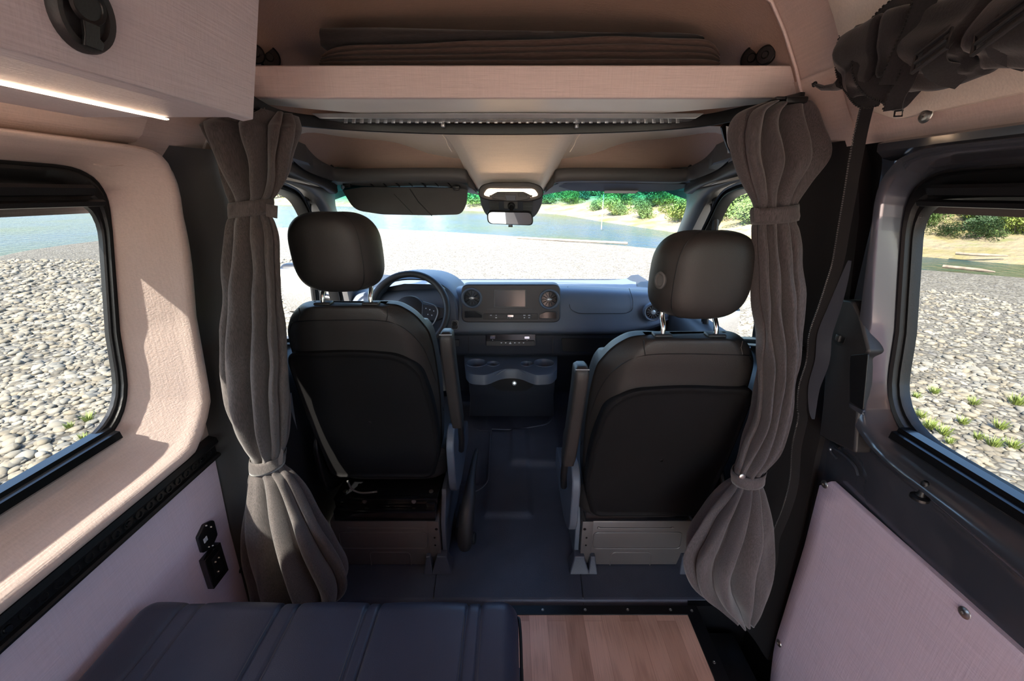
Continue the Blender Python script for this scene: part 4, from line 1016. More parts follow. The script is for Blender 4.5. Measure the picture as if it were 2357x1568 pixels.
# start button
plate(rpx(1039,738,1055,759,4.5), 1.972, .02, 'start_switch_bezel', 'steel', dsh, .001); plate(rpx(1040.5,739.5,1053.5,757.5,4), 1.970, .02, 'start_switch_face', 'plas', dsh, .0005)
c = at(1047,745.5,y=1.969); bm = NB(); lathe(bm, c, (0,-1,0), [(.0135,0),(.013,.004),(.0115,.006)], 24); obj('start_button', bm, M['black'], dsh)
bm = NB(); torus(bm, c+Vector((0,-.004,0)), (0,1,0), .0133, .0011, 28, 6); obj('button_ring', bm, M['steel'], dsh)
# right end vent
c = at(1503,718,y=1.96); bm = NB(); lathe(bm, c, (-.1,-1,0), [(.046,-.02),(.046,.008),(.041,.012),(.036,.006),(.034,0),(.004,0)], 36); obj('air_vent', bm, M['dash'], dsh, ang=30)
bm = NB(); disc(bm, c+Vector((0,-.001,0)), (-.1,-1,0), .0335, .001, 32); obj('vent_bowl', bm, M['gloss'], dsh)
for q in range(14):
    a = 2*PI*q/14; d = Vector((math.cos(a),0,math.sin(a))); bm = NB(); tube(bm, [c+d*.012+Vector((0,-.004,0)), c+d*.031+Vector((0,-.004,0))], .0018, 6); obj('vent_blade', bm, M['plasg'], dsh)
bm = NB(); lathe(bm, c+Vector((0,-.003,0)), (0,-1,0), [(.012,0),(.011,.006),(.006,.008)], 20); obj('vent_knob', bm, M['leds'], dsh)
bm = NB(); torus(bm, c+Vector((0,-.01,0)), (-.1,-1,0), .041, .0018, 40, 6); obj('vent_ring', bm, M['leds'], dsh)
# instrument hood and cluster
arc = [(856,745),(858,700),(868,668),(888,648),(920,640),(958,639),(995,643),(1025,656),(1046,676),(1056,700),(1058,745)]
A0 = crv([at(u, v, y=1.985) for u, v in arc], 50); cc_ = at(957,715,y=2.0)
rows = []
for sc_, yo in ((.86,.10),(.90,.02),(.93,-.003),(.97,-.006),(1.0,.01),(1.02,.08),(1.10,.30)):
    rows.append([Vector((cc_.x+(p.x-cc_.x)*sc_, p.y+yo, cc_.z+(p.z-cc_.z)*sc_ - (.03 if yo > .2 else 0))) for p in A0])
bm = NB(); loft(bm, rows); obj('instrument_hood', bm, M['dash'], dsh, ang=60)
plate([(870,745),(872,690),(890,662),(930,654),(990,655),(1028,670),(1044,700),(1046,745)], 2.075, .01, 'instrument_cluster', 'dashd', dsh, .001)
plate(rpx(954,681,986,725,2), 2.068, .006, 'cluster_display', 'gloss', dsh, 0)
for u, v in ((1002,707),(930,707)):
    c = at(u, v, y=2.066); bm = NB(); lathe(bm, c, (0,-1,0), [(.044,0),(.044,.006),(.041,.008),(.040,.003),(.002,.003)], 36); obj('gauge', bm, M['gloss'], dsh)
    bm = NB(); torus(bm, c+Vector((0,-.008,0)), (0,1,0), .0425, .0016, 40, 6); obj('gauge_ring', bm, M['steel'], dsh)
    for q in range(9):
        a = R(-40+q*32); d = Vector((math.cos(a),0,math.sin(a))); bm = NB(); box(bm, c+d*.032+Vector((0,-.0045,0)), (.0025,.001,.0045)); obj('gauge_mark', bm, M['mark'], dsh)
# stalk
bm = NB(); tube(bm, [at(985,728,y=1.95), at(1000,715,y=1.93), at(1014,711,y=1.92)], [.008,.009,.006], 10, flat=.6); obj('stalk', bm, M['black'], dsh)
# cup-holder console
con = empty('console', (0,2.1,.4), 'dark centre console with four round cup holders below the climate panel', 'console')
zt = .655
def Zp(u, v, z=zt): return at(u, v, z=z)
out = [(1068,816),(1283,816),(1282,850),(1270,862),(1235,864),(1222,860),(1195,849),(1157,849),(1130,860),(1117,864),(1082,862),(1072,850)]
O_ = fillet([Zp(u, v) for u, v in out], [.005,.005,.02,.03,.03,.02,.04,.04,.02,.03,.03,.02], 5)
holes = [(1097,836,24,16),(1135,838,15,12),(1212,838,15,12),(1252,836,24,16)]
bm = NB(); loops = [O_]
for u, v, a, b_ in holes:
    c = Zp(u, v); ra = a/FPX*(c-Vector((0,0,EYE))).dot(Vector((0,CT,-ST))); loops.append([c+Vector((ra*.96*math.cos(2*PI*k/32), ra*.96*math.sin(2*PI*k/32), 0)) for k in range(32)])
ed = []
for L in loops:
    vv_ = [bm.verts.new(p) for p in L]
    for i in range(len(vv_)): ed.append(bm.edges.new((vv_[i], vv_[(i+1)%len(vv_)])))
bmesh.ops.triangle_fill(bm, use_beauty=True, use_dissolve=False, edges=ed)
loft(bm, [O_, [p+Vector((0,-.006 if p.y < 2.05 else 0,-.012)) for p in O_], [p+Vector((0,-.008 if p.y < 2.05 else 0,-.05)) for p in O_], [p+Vector((0,.01 if p.y<2.05 else 0,-.056)) for p in O_]], cu=True)
tr = obj('tray', bm, M['dash'], con, ang=40)
for L in loops[1:]:
    c = sum(L, Vector((0,0,0)))/len(L)
    bm = NB(); loft(bm, [[c+(p-c)*1.06+Vector((0,0,.0005)) for p in L], [c+(p-c)*1.03+Vector((0,0,.003)) for p in L], L, [c+(p-c)*.9+Vector((0,0,-.07)) for p in L], [c+(p-c)*.05+Vector((0,0,-.07)) for p in L]], cu=True); obj('cup_holder', bm, M['dash'], con, ang=50)
rows = []
for v, hw, y, bul in ((862,101,1.96,.02),(880,99,1.97,.05),(905,97,2.02,.06),(908,96,2.03,.06),(930,96,2.12,.06),(952,97,2.24,.06),(958,98,2.26,.06)):
    rows.append([at(CX+2+hw*k, v, y=y+bul*abs(k)**3+ (.12 if abs(k) > .995 else 0)) for k in [-1,-.99,-.9,-.7,-.5,-.3,-.1,0,.1,.3,.5,.7,.9,.99,1]])
bm = NB(); loft(bm, rows); obj('storage_box', bm, M['dashd'], con, ang=50)
bm = NB(); rows = []
for v, hw, y in ((862,46,1.935),(868,52,1.94),(890,46,1.965),(900,30,1.985)):
    rows.append([at(1180+hw*k, v, y=y+.02*abs(k)**2) for k in [-1,-.8,-.4,0,.4,.8,1]])
loft(bm, rows); obj('flap', bm, M['plas'], con)
c = at(1184,882,y=1.948); bm = NB(); lathe(bm, c, (0,-1,.3), [(.0125,0),(.012,.005),(.009,.006),(.006,.003)], 24); obj('lock', bm, M['leds'], con)
P = crv([at(u, v, y=y) for u, v, y in ((1075,862,1.93),(1110,874,1.90),(1135,868,1.90),(1160,853,1.905),(1178,851,1.905),(1195,853,1.905),(1220,868,1.90),(1245,874,1.90),(1278,862,1.93))], 50)
bm = NB(); tube(bm, P, .0025, 8); obj('edge_bead', bm, M['dash'], con)
# steering wheel
sw = empty('steering_wheel', at(941,722,y=1.86), 'black leather steering wheel in front of the driver seat', 'steering wheel')
c = at(941,716,y=1.83); nn_ = Vector((0,-.88,.47)).normalized(); q = nn_.to_track_quat('Z', 'Y').to_matrix()
bm = NB(); torus(bm, c, nn_, .176, .0155, 72, 14); obj('rim', bm, M['leath'], sw)
bm = NB(); lathe(bm, c+nn_*-.04, nn_, [(.075,0),(.078,.02),(.07,.04),(.04,.052),(.01,.055)], 36); obj('hub', bm, M['plas'], sw)
exx = q@Vector((1,0,0)); eyy = q@Vector((0,1,0))
if eyy.z < 0: eyy = -eyy
for sx in (-1, 1):
    bm = NB(); prism(bm, [c+exx*sx*a+eyy*b_-nn_*.012 for a, b_ in ((.06,.035),(.168,.012),(.17,-.03),(.12,-.05),(.06,-.045))], nn_*.02); sk = obj('spoke', bm, M['plas'], sw, bevel=.004)
    bm = NB(); tube(bm, crv([c+exx*sx*a+eyy*b_+nn_*.012 for a, b_ in ((.065,.04),(.12,.022),(.135,-.01),(.12,-.055),(.1,-.075))], 24), .0028, 8); obj('chrome_edge', bm, M['steel'], sk)
    for a, b_ in ((.08,.01),(.098,.004),(.116,-.002),(.09,-.018),(.108,-.022)):
        bm = NB(); disc(bm, c+exx*sx*a+eyy*b_+nn_*.0085, nn_, .0028, .001, 10); obj('button_mark', bm, M['mark'], sk)
bm = NB(); prism(bm, [c+exx*a+eyy*b_-nn_*.012 for a, b_ in ((-.03,-.05),(.03,-.05),(.022,-.165),(-.022,-.165))], nn_*.018); obj('spoke', bm, M['plas'], sw, bevel=.004)
bm = NB(); tube(bm, [c-nn_*.03, c-nn_*.30], [.05,.06], 20); obj('column', bm, M['plas'], sw)
# parking brake
pb = empty('parking_brake', (-.19,1.6,.1), 'curved black parking brake lever standing between the seats, beside the driver seat base', 'brake lever')
P = [(1070,1262,1.36),(1072,1215,1.38),(1078,1160,1.44),(1084,1110,1.53),(1091,1065,1.63),(1098,1034,1.70)]
bm = NB(); tube(bm, crv([at(u, v, y=y) for u, v, y in P], 24), [.024,.030]+[.033]*6+[.032,.031,.030,.028,.026,.024,.022,.020,.018,.017,.016,.015,.014,.013,.012,.010,.007], 14, flat=1); obj('lever', bm, M['plas'], pb)
bm = NB(); p = at(1082,1222,z=.09); box(bm, (p.x-.045,p.y+.1,.05), (.05,.16,.08), r=.012); lathe(bm, (p.x+.005,p.y+.03,.02), (1,0,0), [(.026,-.02),(.026,.012),(.018,.018)], 24); obj('bracket', bm, M['plas'], pb)
# ------------------------------------------------------------------ bench cushion
bn = empty('bench_seat', (-.43,.0,0), 'dark blue-grey leather bench with stitched bands, at the lower left on the wooden floor', 'bench')
grv = [at(u, 1391, z=.60).x for u in (420,462,647,686,846,874,1077,1107)]
X0, X1 = -.868, .017
def btop(x):
    g = 0
    for gx in grv: g += math.exp(-((x-gx)/.0035)**2)*.005
    pf = 0
    ed_ = [X0]+grv+[X1]
    for a, b_ in zip(ed_, ed_[1:]):
        if a <= x <= b_ and b_-a > .06: pf = .006*math.sin(PI*(x-a)/(b_-a))**.5
    d = min(x-X0, X1-x); r = .04; e = 1 if d > r else math.sqrt(max(0, 1-((r-d)/r)**2))
    return g, pf, e
rows = []
nx = 360
for i in range(nx+1):
    x = X0+(X1-X0)*i/nx; g, pf, e = btop(x)
    if i in (0, nx): e = .0
    zt_ = .60-.04+(.04)*e+pf-g; zb = .47+.03*(1-e); yf = .722-.012*(1-e)
    r = [Vector((x,-.8,zb)), Vector((x,-.8,zt_))]
    for k in range(9):
        a = PI/2*k/8; r.append(Vector((x, yf-.045+.045*math.sin(a)-g*.8, zt_-.045+.045*math.cos(a))))
    r += [Vector((x, yf-g*.8, zb+.03)), Vector((x, yf-.02, zb))]
    rows.append(r)
bm = NB(); loft(bm, rows, cu=True, cap=True); cu_ = obj('cushion', bm, M['bench'], bn, ang=70)
bm = NB(); tube(bm, crv([Vector((x, y, z)) for x, y, z in ((.014,.70,.553),(.022,.64,.556),(.021,.2,.556),(.02,-.6,.556))], 20), .0035, 8); obj('piping', bm, M['black'], cu_)
for gx in grv[2:]:
    bm = NB(); tube(bm, [Vector((gx+(.004 if grv.index(gx)%2 else -.004), y, .6005)) for y in (-.7,.67)], .0007, 5); obj('stitching', bm, M['plasg'], cu_)
bm = NB(); box(bm, (-.44,-.07,.235), (.84,1.44,.47), r=.004); obj('base_box', bm, M['panel'], bn)
bm = NB(); box(bm, (.022,.60,.45), (.012,.05,.10), r=.003); obj('hinge_plate', bm, M['dash'], bn)
# ------------------------------------------------------------------ rolled insect screen and its zip
sc = empty('rolled_insect_screen', at(2100,110,x=.66), 'black insect screen rolled up and strapped above the sliding door, zip tapes hanging in loops', 'insect screen')
def sx_(u, v, x=.66): return at(u, v, x=x)
pth = crv([sx_(1952,165,.655), sx_(1990,140,.66), sx_(2050,115,.665), sx_(2130,85,.665), sx_(2220,65,.66), sx_(2330,40,.655), sx_(2500,5,.65), sx_(2800,-60,.64)], 70)
rows = []
for i, p in enumerate(pth):
    t = (pth[min(i+1,70)]-pth[max(i-1,0)]).normalized(); s = t.cross(Vector((0,0,1))).normalized(); u_ = s.cross(t)
    rd = .066*min(1, .45+i/14)
    r = []
    for k in range(64):
        a = 2*PI*k/64; f = 1+.14*math.sin(3*a+i*.06)+.10*math.sin(5*a-i*.09+1)+.05*math.sin(9*a+i*.1)+.22*noise.noise(Vector((math.cos(a)*1.5, math.sin(a)*1.5, i*.07)))
        if i in (24,25,50,51): f *= .86
        r.append(p+s*math.cos(a)*rd*f*.8+u_*math.sin(a)*rd*f)
    rows.append(r)
bm = NB(); loft(bm, rows, cu=True, cap=True); obj('roll', bm, M['screen'], sc, ang=180)
# hanging mesh flap
fl = [(1948,60),(1990,55),(2090,0),(2160,120),(2160,160),(2140,190),(2110,220),(2085,250),(2055,258),(2035,235),(1985,225),(1950,200),(1930,160),(1935,100)]
P = fillet([sx_(u, v, .70+.0*u) for u, v in fl], .02, 3)
cf = sum(P, Vector((0,0,0)))/len(P); rows = []
for k, off in ((1,0),(.85,-.014),(.6,-.02),(.35,-.012),(.1,-.015)):
    rows.append([cf+(p-cf)*k+Vector((off+.012*math.sin(i*.7+k*5)*(1-k),0,0)) for i, p in enumerate(P)])
bm = NB(); loft(bm, rows, cu=True); obj('flap', bm, M['screen'], sc, solid=.002, ang=180)
def zipper(parent, pts, w_, nrm, side=1, tooth=.0022, mat='screen', nseg=60, tm='black', step=2):
    P = crv(pts, nseg)
    bm = NB(); ribbon(bm, P, w_, nrm, .0015); z_ = obj('zip_tape', bm, M[mat], parent)
    L = [0]
    for a, b_ in zip(P, P[1:]): L.append(L[-1]+(b_-a).length)
    n_ = int(L[-1]/(tooth*2.3)); bm = NB(); j = 0
    for k in range(n_):
        d = L[-1]*k/n_
        while j < len(L)-2 and L[j+1] < d: j += 1
        f = (d-L[j])/max(1e-9, L[j+1]-L[j]); p = P[j].lerp(P[j+1], f); t = (P[j+1]-P[j]).normalized(); s = t.cross(Vector(nrm)).normalized()
        box(bm, p+s*side*w_/2, (tooth*1.3,tooth*1.5,tooth*1.3), rot=t.to_track_quat('Z','Y').to_euler() and t.to_track_quat('Z','Y'))
    obj('zip_teeth', bm, M[tm], z_, smooth=False)
for pts, w_, x0 in (([(2085,5),(2010,62),(1960,60),(1942,120),(1945,165),(1962,195),(1990,228),(2030,222)], .026, .655), ([(2095,25),(2055,22),(2010,70),(1986,130),(1992,170),(2015,200),(2055,212)], .03, .625), ([(2132,-5),(2108,60),(2085,110),(2062,160),(2048,195)], .03, .61), ([(2098,150),(2085,185),(2062,225),(2054,254)], .024, .62)):
    zipper(sc, [sx_(u, v, x0) for u, v in pts], w_, (-.8,-.5,0))
bm = NB(); tube(bm, [sx_(1872,193,.655), sx_(1895,203,.655), sx_(1925,200,.66), sx_(1945,190,.66)], [.004,.008,.012,.02], 10, flat=.6); obj('zip_end', bm, M['screen'], sc)
bm = NB(); torus(bm, sx_(1875,194,.652), (1,.4,0), .004, .0018, 16, 6); obj('zip_pull', bm, M['black'], sc)
bm = NB(); P = [sx_(u, v, .62) for u, v in ((2060,256),(2078,254),(2076,267),(2058,268),(2060,256))]; tube(bm, P, .0014, 6); obj('zip_pull', bm, M['black'], sc)
for u, v, L_ in ((2143,119,.032),(2300,62,.036)):
    c = sx_(u, v, .585); d1 = (sx_(u+30, v-22, .585)-c).normalized(); d2 = Vector((-.3,-.3,-1)).cross(d1).cross(d1).normalized()
    bm = NB(); cs = [c+d1*a*L_*.75+d2*b_*.014 for a, b_ in ((-1,-1),(1,-1),(1,1),(-1,1),(-1,-1))]; tube(bm, cs, .0028, 8); tube(bm, [c-d1*L_*.7, c+d1*L_*.7], .003, 8); bk_ = obj('buckle', bm, M['plas'], sc)
    bm = NB(); ribbon(bm, crv([c+Vector((.07,-.01,.05)), c+Vector((.02,-.004,.022)), c+Vector((.006,0,0)), c+Vector((.02,.004,-.02)), c+Vector((.07,.01,-.03))], 16), .03, (-1,-.3,0), .002); obj('strap', bm, M['screen'], sc)
zt_ = empty('screen_zip', onwall(1900,700,.05), 'long black zip running down the right pillar from the rolled screen to the floor', 'zip')
zp = [(1998,238),(1983,300),(1968,380),(1958,440),(1944,520),(1930,600),(1915,650),(1895,710),(1874,770),(1868,830),(1850,890),(1846,940),(1848,965),(1834,1030),(1828,1110),(1812,1170),(1796,1210),(1785,1240),(1780,1290),(1764,1340),(1758,1380)]
def zc(u, v): return at(u, v, y=.985) if v > 300 else onwall(u, v, .03)
def zpos(u, v):
    p = onwall(u, v, .075 if v > 330 else .045); return p
zipper(zt_, [zpos(u, v) for u, v in zp], .022, (-.75,-.6,0), 1, .0022, 'matte', 110, 'plasg')
bm = NB(); ribbon(bm, crv([zpos(u+14, v)+Vector((.012,.0,0)) for u, v in zp[5:13]], 60), [.006+.026*math.sin(PI*k/60) for k in range(61)], (-.75,-.6,0), .002); obj('side_flap', bm, M['dashd'], zt_)
# ------------------------------------------------------------------ outside: gravel bar, river, far bank
GZ = -.75
m, n, l, b = nt('gravel_ground'); M['gravel'] = m
def vor(n, l, sc, feat='F1'):
    t = n.new('ShaderNodeTexVoronoi'); t.inputs['Scale'].default_value = sc; t.feature = feat; l.new(coords(n, l), t.inputs['Vector']); return t
t1 = vor(n, l, 11); t2 = vor(n, l, 11, 'DISTANCE_TO_EDGE')
sp = n.new('ShaderNodeSeparateColor'); l.new(t1.outputs['Color'], sp.inputs[0])
mx = n.new('ShaderNodeMixRGB'); mx.blend_type = 'MULTIPLY'; mx.inputs[0].default_value = 1
l.new(ramp(n, l, sp.outputs[0], [(0,(.10,.088,.068)),(.4,(.155,.14,.11)),(.8,(.2,.185,.155)),(1,(.12,.11,.10))]), mx.inputs[1])
l.new(ramp(n, l, t2.outputs['Distance'], [(0,(.35,.33,.3)),(.15,(1,1,1))]), mx.inputs[2]); l.new(mx.outputs[0], b.inputs['Base Color']); b.inputs['Roughness'].default_value = .9
bump(n, l, b, t2.outputs['Distance'], 1, .05)
m, n, l, b = nt('stone'); M['stone'] = m
t1 = vor(n, l, 7); sp = n.new('ShaderNodeSeparateColor'); l.new(t1.outputs['Color'], sp.inputs[0])
l.new(ramp(n, l, sp.outputs[0], [(0,(.08,.073,.06)),(.25,(.17,.145,.105)),(.55,(.215,.19,.145)),(.8,(.13,.125,.11)),(1,(.26,.235,.19))]), b.inputs['Base Color']); b.inputs['Roughness'].default_value = .85
m, n, l, b = nt('river_water'); M['water'] = m
v = coords(n, l, (1,1,1)); b.inputs['Roughness'].default_value = .12
b.inputs['Specular IOR Level'].default_value = .1
l.new(ramp(n, l, noi(n, l, coords(n, l, (.12,.12,.12)), 1, 3), [(.35,(.014,.05,.10)),(.65,(.03,.055,.028))]), b.inputs['Base Color'])
bump(n, l, b, noi(n, l, coords(n, l, (3,3,3)), 1, 5), .9, .25)
m, n, l, b = nt('bank_soil'); M['bank'] = m
l.new(ramp(n, l, noi(n, l, coords(n, l, (.5,.5,.5)), 1, 6, .65), [(.3,(.09,.11,.025)),(.43,(.18,.15,.06)),(.58,(.21,.17,.11)),(.72,(.11,.14,.03))]), b.inputs['Base Color']); b.inputs['Roughness'].default_value = .95
bump(n, l, b, noi(n, l, coords(n, l, (3,3,3)), 1, 5), .8, .2)
def leafmat(name, c1, c2):
    m, n, l, b = nt(name)
    l.new(ramp(n, l, noi(n, l, coords(n, l, (2,2,2)), 1, 5, .7), [(.3, c1), (.7, c2)]), b.inputs['Base Color']); b.inputs['Roughness'].default_value = .6
    b.inputs['Transmission Weight'].default_value = 0
    return m
LM = [leafmat('leaf_green', (.035,.07,.015), (.11,.17,.04)), leafmat('leaf_yellow_green', (.10,.14,.02), (.20,.25,.05)), leafmat('leaf_dark', (.018,.042,.015), (.05,.095,.028))]
M['bark'] = plain('bark', (.22,.17,.13), .9, 0, .3, 30, .5)
SH = [(-40,-30),(-30,-8),(-22,5),(-19.7,11),(-19.9,16),(-21.5,20.3),(-21,26),(-17,31),(-9.3,30),(0,24.8),(6.4,19),(10,16),(13,13.7),(15.1,12.1),(20,8),(30,0),(40,-12)]
SH = [Vector((a, b_, 0)) for a, b_ in cr([(x, y) for x, y in SH], 120)]
bm = NB(); rows = []
for k, z in ((.0,GZ),(.3,GZ),(.6,GZ),(.85,GZ-.0),(.96,GZ-.03),(1.0,GZ-.10),(1.06,GZ-.35)):
    rows.append([Vector((p.x*k, p.y*k-.0+(-20)*(1-k), z)) for p in SH])
loft(bm, rows); struct('gravel_bar', bm, M['gravel'])
bm = NB(); loft(bm, [[Vector((x, y, GZ-.12)) for x in (-400,0,400)] for y in (-60,100,500)]); struct('river', bm, M['water'])
FB = [(60,-8),(36,2),(24,9.5),(17.9,14.5),(15.9,16.9),(12.5,21),(10.5,27),(8,38),(4.5,53),(-4,60),(-20,75),(-60,100),(-160,160),(-380,200)]
FBc = [Vector((a, b_, 0)) for a, b_ in cr(FB, 160)]
def offs(P, d):
    out_ = []
    for i, p in enumerate(P):
        t = (P[min(i+1, len(P)-1)]-P[max(i-1,0)]).normalized(); nrm = Vector((t.y, -t.x, 0))
        if nrm.dot(p) < 0: nrm = -nrm
        out_.append(p+nrm*d)
    return out_
bm = NB(); rows = []
for d, z in ((-1,-1.2),(0,-.9),(.5,-.75),(1.5,-.62),(3,-.35),(5,.15),(8,.7),(14,1.2),(30,2.2),(60,4)):
    rows.append([Vector((p.x, p.y, z+.25*noise.noise(p*.3)*(d > 1))) for p in offs(FBc, d)])
loft(bm, rows); struct('far_bank', bm, M['bank'])
# stones lying on the gravel
def stones(cfg, name, label):
    ico = bmesh.new(); bmesh.ops.create_icosphere(ico, subdivisions=2, radius=1); V = np.array([v.co[:] for v in ico.verts]); Fc = np.array([[v.index for v in f.verts] for f in ico.faces]); ico.free()
    rng = np.random.default_rng(3); VV = []; FF = []; off = 0
    for (x0, x1, y0, y1, cnt, smin, smax) in cfg:
        for k in range(cnt):
            x = rng.uniform(x0, x1); y = rng.uniform(y0, y1); s = smin+(smax-smin)*rng.random()**2.6
            sc_ = np.array([s, s*rng.uniform(.6,.95), s*rng.uniform(.3,.55)]); a = rng.uniform(0, 6.283); ca, sa = math.cos(a), math.sin(a)
            P = V*(1+rng.uniform(-.10,.10,(len(V),1)))*sc_; ti = rng.uniform(-.25,.25); P = np.stack([P[:,0], P[:,1], P[:,2]+P[:,0]*ti], 1)
            Q = np.stack([P[:,0]*ca-P[:,1]*sa+x, P[:,0]*sa+P[:,1]*ca+y, P[:,2]+GZ+sc_[2]*.35], 1)
            VV.append(Q); FF.append(Fc+off); off += len(V)
    VV = np.concatenate(VV); FF = np.concatenate(FF)
    me = D.meshes.new(name); me.vertices.add(len(VV)); me.vertices.foreach_set('co', VV.astype(np.float32).ravel())
    me.loops.add(len(FF)*3); me.loops.foreach_set('vertex_index', FF.astype(np.int32).ravel()); me.polygons.add(len(FF))
    me.polygons.foreach_set('loop_start', np.arange(0, len(FF)*3, 3, dtype=np.int32)); me.polygons.foreach_set('loop_total', np.full(len(FF), 3, dtype=np.int32))
    me.polygons.foreach_set('use_smooth', np.ones(len(FF), dtype=bool)); me.update(calc_edges=True); me.materials.append(M['stone'])
    o = D.objects.new(name, me); COL.objects.link(o); tag(o, label, 'stones', kind='stuff'); return o
stones([(-6.5,-2.2,1.2,5.5,2600,.03,.075),(-11,-4,3,10,4200,.03,.085),(-18,-7,6,15,3600,.04,.11),(2.2,6.5,1.2,5.5,3000,.02,.06),(4,11,3,10,3200,.03,.07)], 'river_stones', 'rounded pale river stones covering the ground outside both side windows')
# foliage
def leafmesh(name, blobs, nl, ls, mat, stem=None, seed=0):
    rg = random.Random(seed); bm = NB()
    for (cx_, cy_, cz_, rx, rz) in blobs:
        for k in range(nl):
            u = rg.uniform(-1,1); a = rg.uniform(0, 2*PI); rr = (1-rg.random()**3*.6); q = math.sqrt(1-u*u)
            c = Vector((cx_+rx*rr*q*math.cos(a), cy_+rx*rr*q*math.sin(a), cz_+rz*rr*u))
            if c.z < .02: c.z = .02+abs(c.z)*.3
            d = Vector((rg.gauss(0,1), rg.gauss(0,1), rg.gauss(0,.7))).normalized(); e = d.orthogonal().normalized(); s = ls*rg.uniform(.6,1.4)
            bm.faces.new([bm.verts.new(c+d*s), bm.verts.new(c+e*s*.45), bm.verts.new(c-d*s), bm.verts.new(c-e*s*.45)])
    me = D.meshes.new(name); bm.to_mesh(me); bm.free(); me.materials.append(mat); return me
rgt = random.Random(5)
def blobset(nb, R_, H_, r0, r1): return [(rgt.gauss(0,R_*.45), rgt.gauss(0,R_*.45), rgt.uniform(r0*.7, H_), rgt.uniform(r0, r1), rgt.uniform(r0, r1)*.85) for _ in range(nb)]
SHm = [leafmesh('foliage', blobset(9,.9,.8,.3,.5), 260, .055, LM[i], seed=i) for i in (0,1,2)]
TRm = [leafmesh('crown', [(a, b_, c+2.0, d, e) for a, b_, c, d, e in blobset(16,2.2,3.8,.8,1.4)]+blobset(5,1.6,1.4,.6,1.0), 520, .11, LM[i], seed=10+i) for i in (0,2)]
bm = NB(); tube(bm, [Vector((0,0,-.3)), Vector((.08,0,1)), Vector((.0,.1,2.2)), Vector((.15,.1,3.8))], [.14,.12,.09,.05], 10); tube(bm, [Vector((.05,.05,1.4)), Vector((.7,.2,2.6))], [.06,.03], 8); trunk_me = D.meshes.new('trunk'); bm.to_mesh(trunk_me); bm.free(); trunk_me.materials.append(M['bark'])
bm = NB()
for k in range(6): a = k; tube(bm, [Vector((0,0,-.2)), Vector((.25*math.cos(a), .25*math.sin(a), .5))], [.02,.01], 6)
stem_me = D.meshes.new('stems'); bm.to_mesh(stem_me); bm.free(); stem_me.materials.append(M['bark'])
def place(nm, lab, cat, grp, pieces, x, y, z, s, rz):
    r = D.objects.new(nm, None); COL.objects.link(r); r.location = (x, y, z); r.scale = (s,)*3; r.rotation_euler.z = rz; r.empty_display_size = .1
    tag(r, lab, cat, grp)
    for pn, me in pieces:
        o = D.objects.new(pn, me); COL.objects.link(o); o.parent = r
rp_ = random.Random(11)
slab = ['green leafy shrub growing on the sandy far bank', 'yellow-green shrub growing on the sandy far bank', 'dark green shrub growing on the sandy far bank']
def zone(i0, i1, cnt, d0, d1, s0, s1, kinds, kind):
    for k in range(cnt):
        i = rp_.uniform(i0, i1); P = FBc[int(i)]; d = rp_.uniform(d0, d1); q = offs(FBc, d)[int(i)]
        q = q + (FBc[min(int(i)+1,160)]-FBc[int(i)])*rp_.random()
        z = np.interp(d, [0,.5,1.5,3,5,8,14,30,60], [-.9,-.75,-.62,-.35,.15,.7,1.2,2.2,4])-.1
        t_i = rp_.choice(kinds); s = rp_.uniform(s0, s1)
        if kind == 's': place('shrub', slab[t_i], 'shrub', 'shrubs on the far bank', [('foliage', SHm[t_i]), ('stems', stem_me)], q.x, q.y, z, s, rp_.uniform(0,6))
        else: place('tree', ['tall green leafy tree behind the shrubs on the far bank','tall dark green tree behind the shrubs on the far bank'][t_i], 'tree', 'trees on the far bank', [('crown', TRm[t_i]), ('trunk', trunk_me)], q.x, q.y, z, s, rp_.uniform(0,6))
# FBc index: 160 steps over 13 spans -> span k covers 12.3 k .. 12.3 (k+1)
zone(16, 66, 46, 3.5, 7.0, .5, 1.0, [0,1,1,2], 's')
zone(16, 66, 60, 7, 11, 1.1, 1.9, [0,0,2], 's')
zone(14, 64, 26, 9, 17, .8, 1.2, [0,1], 't')
zone(66, 108, 44, 2.5, 7, 1.0, 1.8, [0,1,0], 's')
zone(66, 112, 40, 7, 14, 1.8, 2.8, [0,1,2], 's')
zone(62, 112, 34, 14, 30, 1.4, 2.2, [0,1], 't')
zone(108, 140, 22, 4, 20, 2.5, 4, [0,1,2], 't' if 0 else 's')
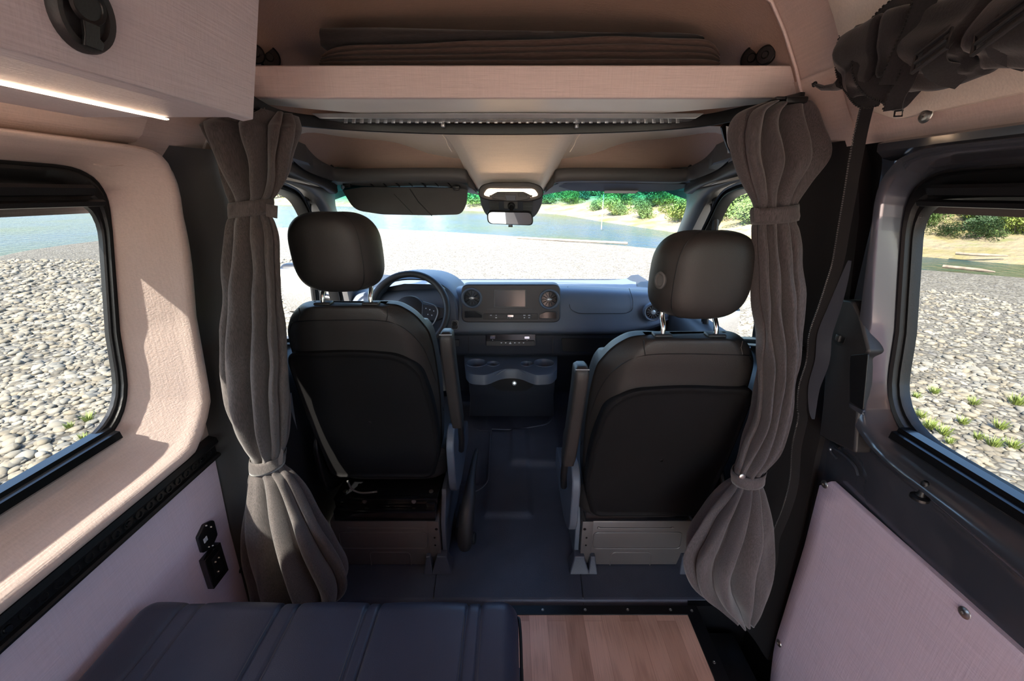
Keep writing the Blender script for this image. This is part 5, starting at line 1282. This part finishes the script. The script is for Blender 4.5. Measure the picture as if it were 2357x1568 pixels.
# grass tufts
bm = NB(); rg = random.Random(2)
for k in range(70):
    a = rg.uniform(0,6.28); r = rg.uniform(0,.05); p = Vector((r*math.cos(a), r*math.sin(a), 0)); d = Vector((math.cos(a)*rg.uniform(.02,.08), math.sin(a)*rg.uniform(.02,.08), rg.uniform(.05,.11))); e = Vector((-math.sin(a), math.cos(a), 0))*.006
    bm.faces.new([bm.verts.new(p-e), bm.verts.new(p+e), bm.verts.new(p+d*.6+e*.7), bm.verts.new(p+d)])
tuft = D.meshes.new('grass_tuft'); bm.to_mesh(tuft); bm.free(); tuft.materials.append(LM[1])
def tufts(pts, lab, grp):
    for u, v in pts:
        p = at(u, v, z=GZ+.02); o = D.objects.new('grass_tuft', tuft); COL.objects.link(o); o.location = p; o.rotation_euler.z = rp_.uniform(0,6); s = rp_.uniform(.5,.9)*max(1, (p-cam.location).length/5.5); o.scale = (s,s,s); tag(o, lab, 'grass', grp)
tufts([(160,985),(205,968),(192,1012)], 'small green grass tuft among the stones outside the left window', 'tufts outside the left window')
tufts([(2110,915),(2150,905),(2095,955),(2120,960),(2160,1030),(2185,1020),(2170,1000),(2285,1025),(2250,1010),(2330,1030),(2240,930),(2140,985),(2098,985),(2075,950),(2215,975),(2340,930),(2300,985)], 'small green grass tuft among the stones outside the right window', 'tufts outside the right window')
# driftwood
for pts, lab in (([(2200,583),(2240,586),(2320,589)], 'grey driftwood log on the far bank seen through the right window'), ([(2170,613),(2230,619),(2290,626)], 'pale driftwood branch at the near water edge, right window')):
    bm = NB(); tube(bm, crv([at(u, v, z=GZ+.03 if v > 600 else -.62) for u, v in pts], 10), [.05]*8+[.04,.03,.02], 10); tag(obj('driftwood_log', bm, M['bark']), lab, 'log')
bm = NB(); tube(bm, crv([at(u, v, z=GZ+.02) for u, v in ((1190,547),(1300,553),(1445,560))], 16), [.06]*17, 10); tag(obj('driftwood_log', bm, M['bark']), 'long thin driftwood log at the water edge in front of the windshield', 'log')
bm = NB(); a = at(1384,528,z=GZ); tube(bm, [a, a+Vector((0,0,2.2))], .035, 8); tag(obj('post', bm, M['bark']), 'thin upright pole standing in the river, seen through the windshield', 'post')
# door mirrors
for s, lab, (u, v) in ((1,'dark door mirror outside the right cab window',(1660,750)),(-1,'dark door mirror outside the left cab window',(690,668))):
    c = at(u, v, x=s*1.08); r0 = empty('door_mirror', c, lab, 'mirror')
    bm = NB(); box(bm, c+Vector((0,.05,0)), (.20,.10,.26 if s < 0 else .2), r=.035, seg=4); obj('housing', bm, M['black'], r0)
    bm = NB(); box(bm, c+Vector((0,-.004,0)), (.165,.008,.22 if s < 0 else .16), r=.003); obj('mirror_glass', bm, M['mirror'], r0)
    bm = NB(); tube(bm, [c+Vector((-s*.08,.06,-.05)), c+Vector((-s*.2,.06,-.07))], .02, 10); obj('arm', bm, M['black'], r0)
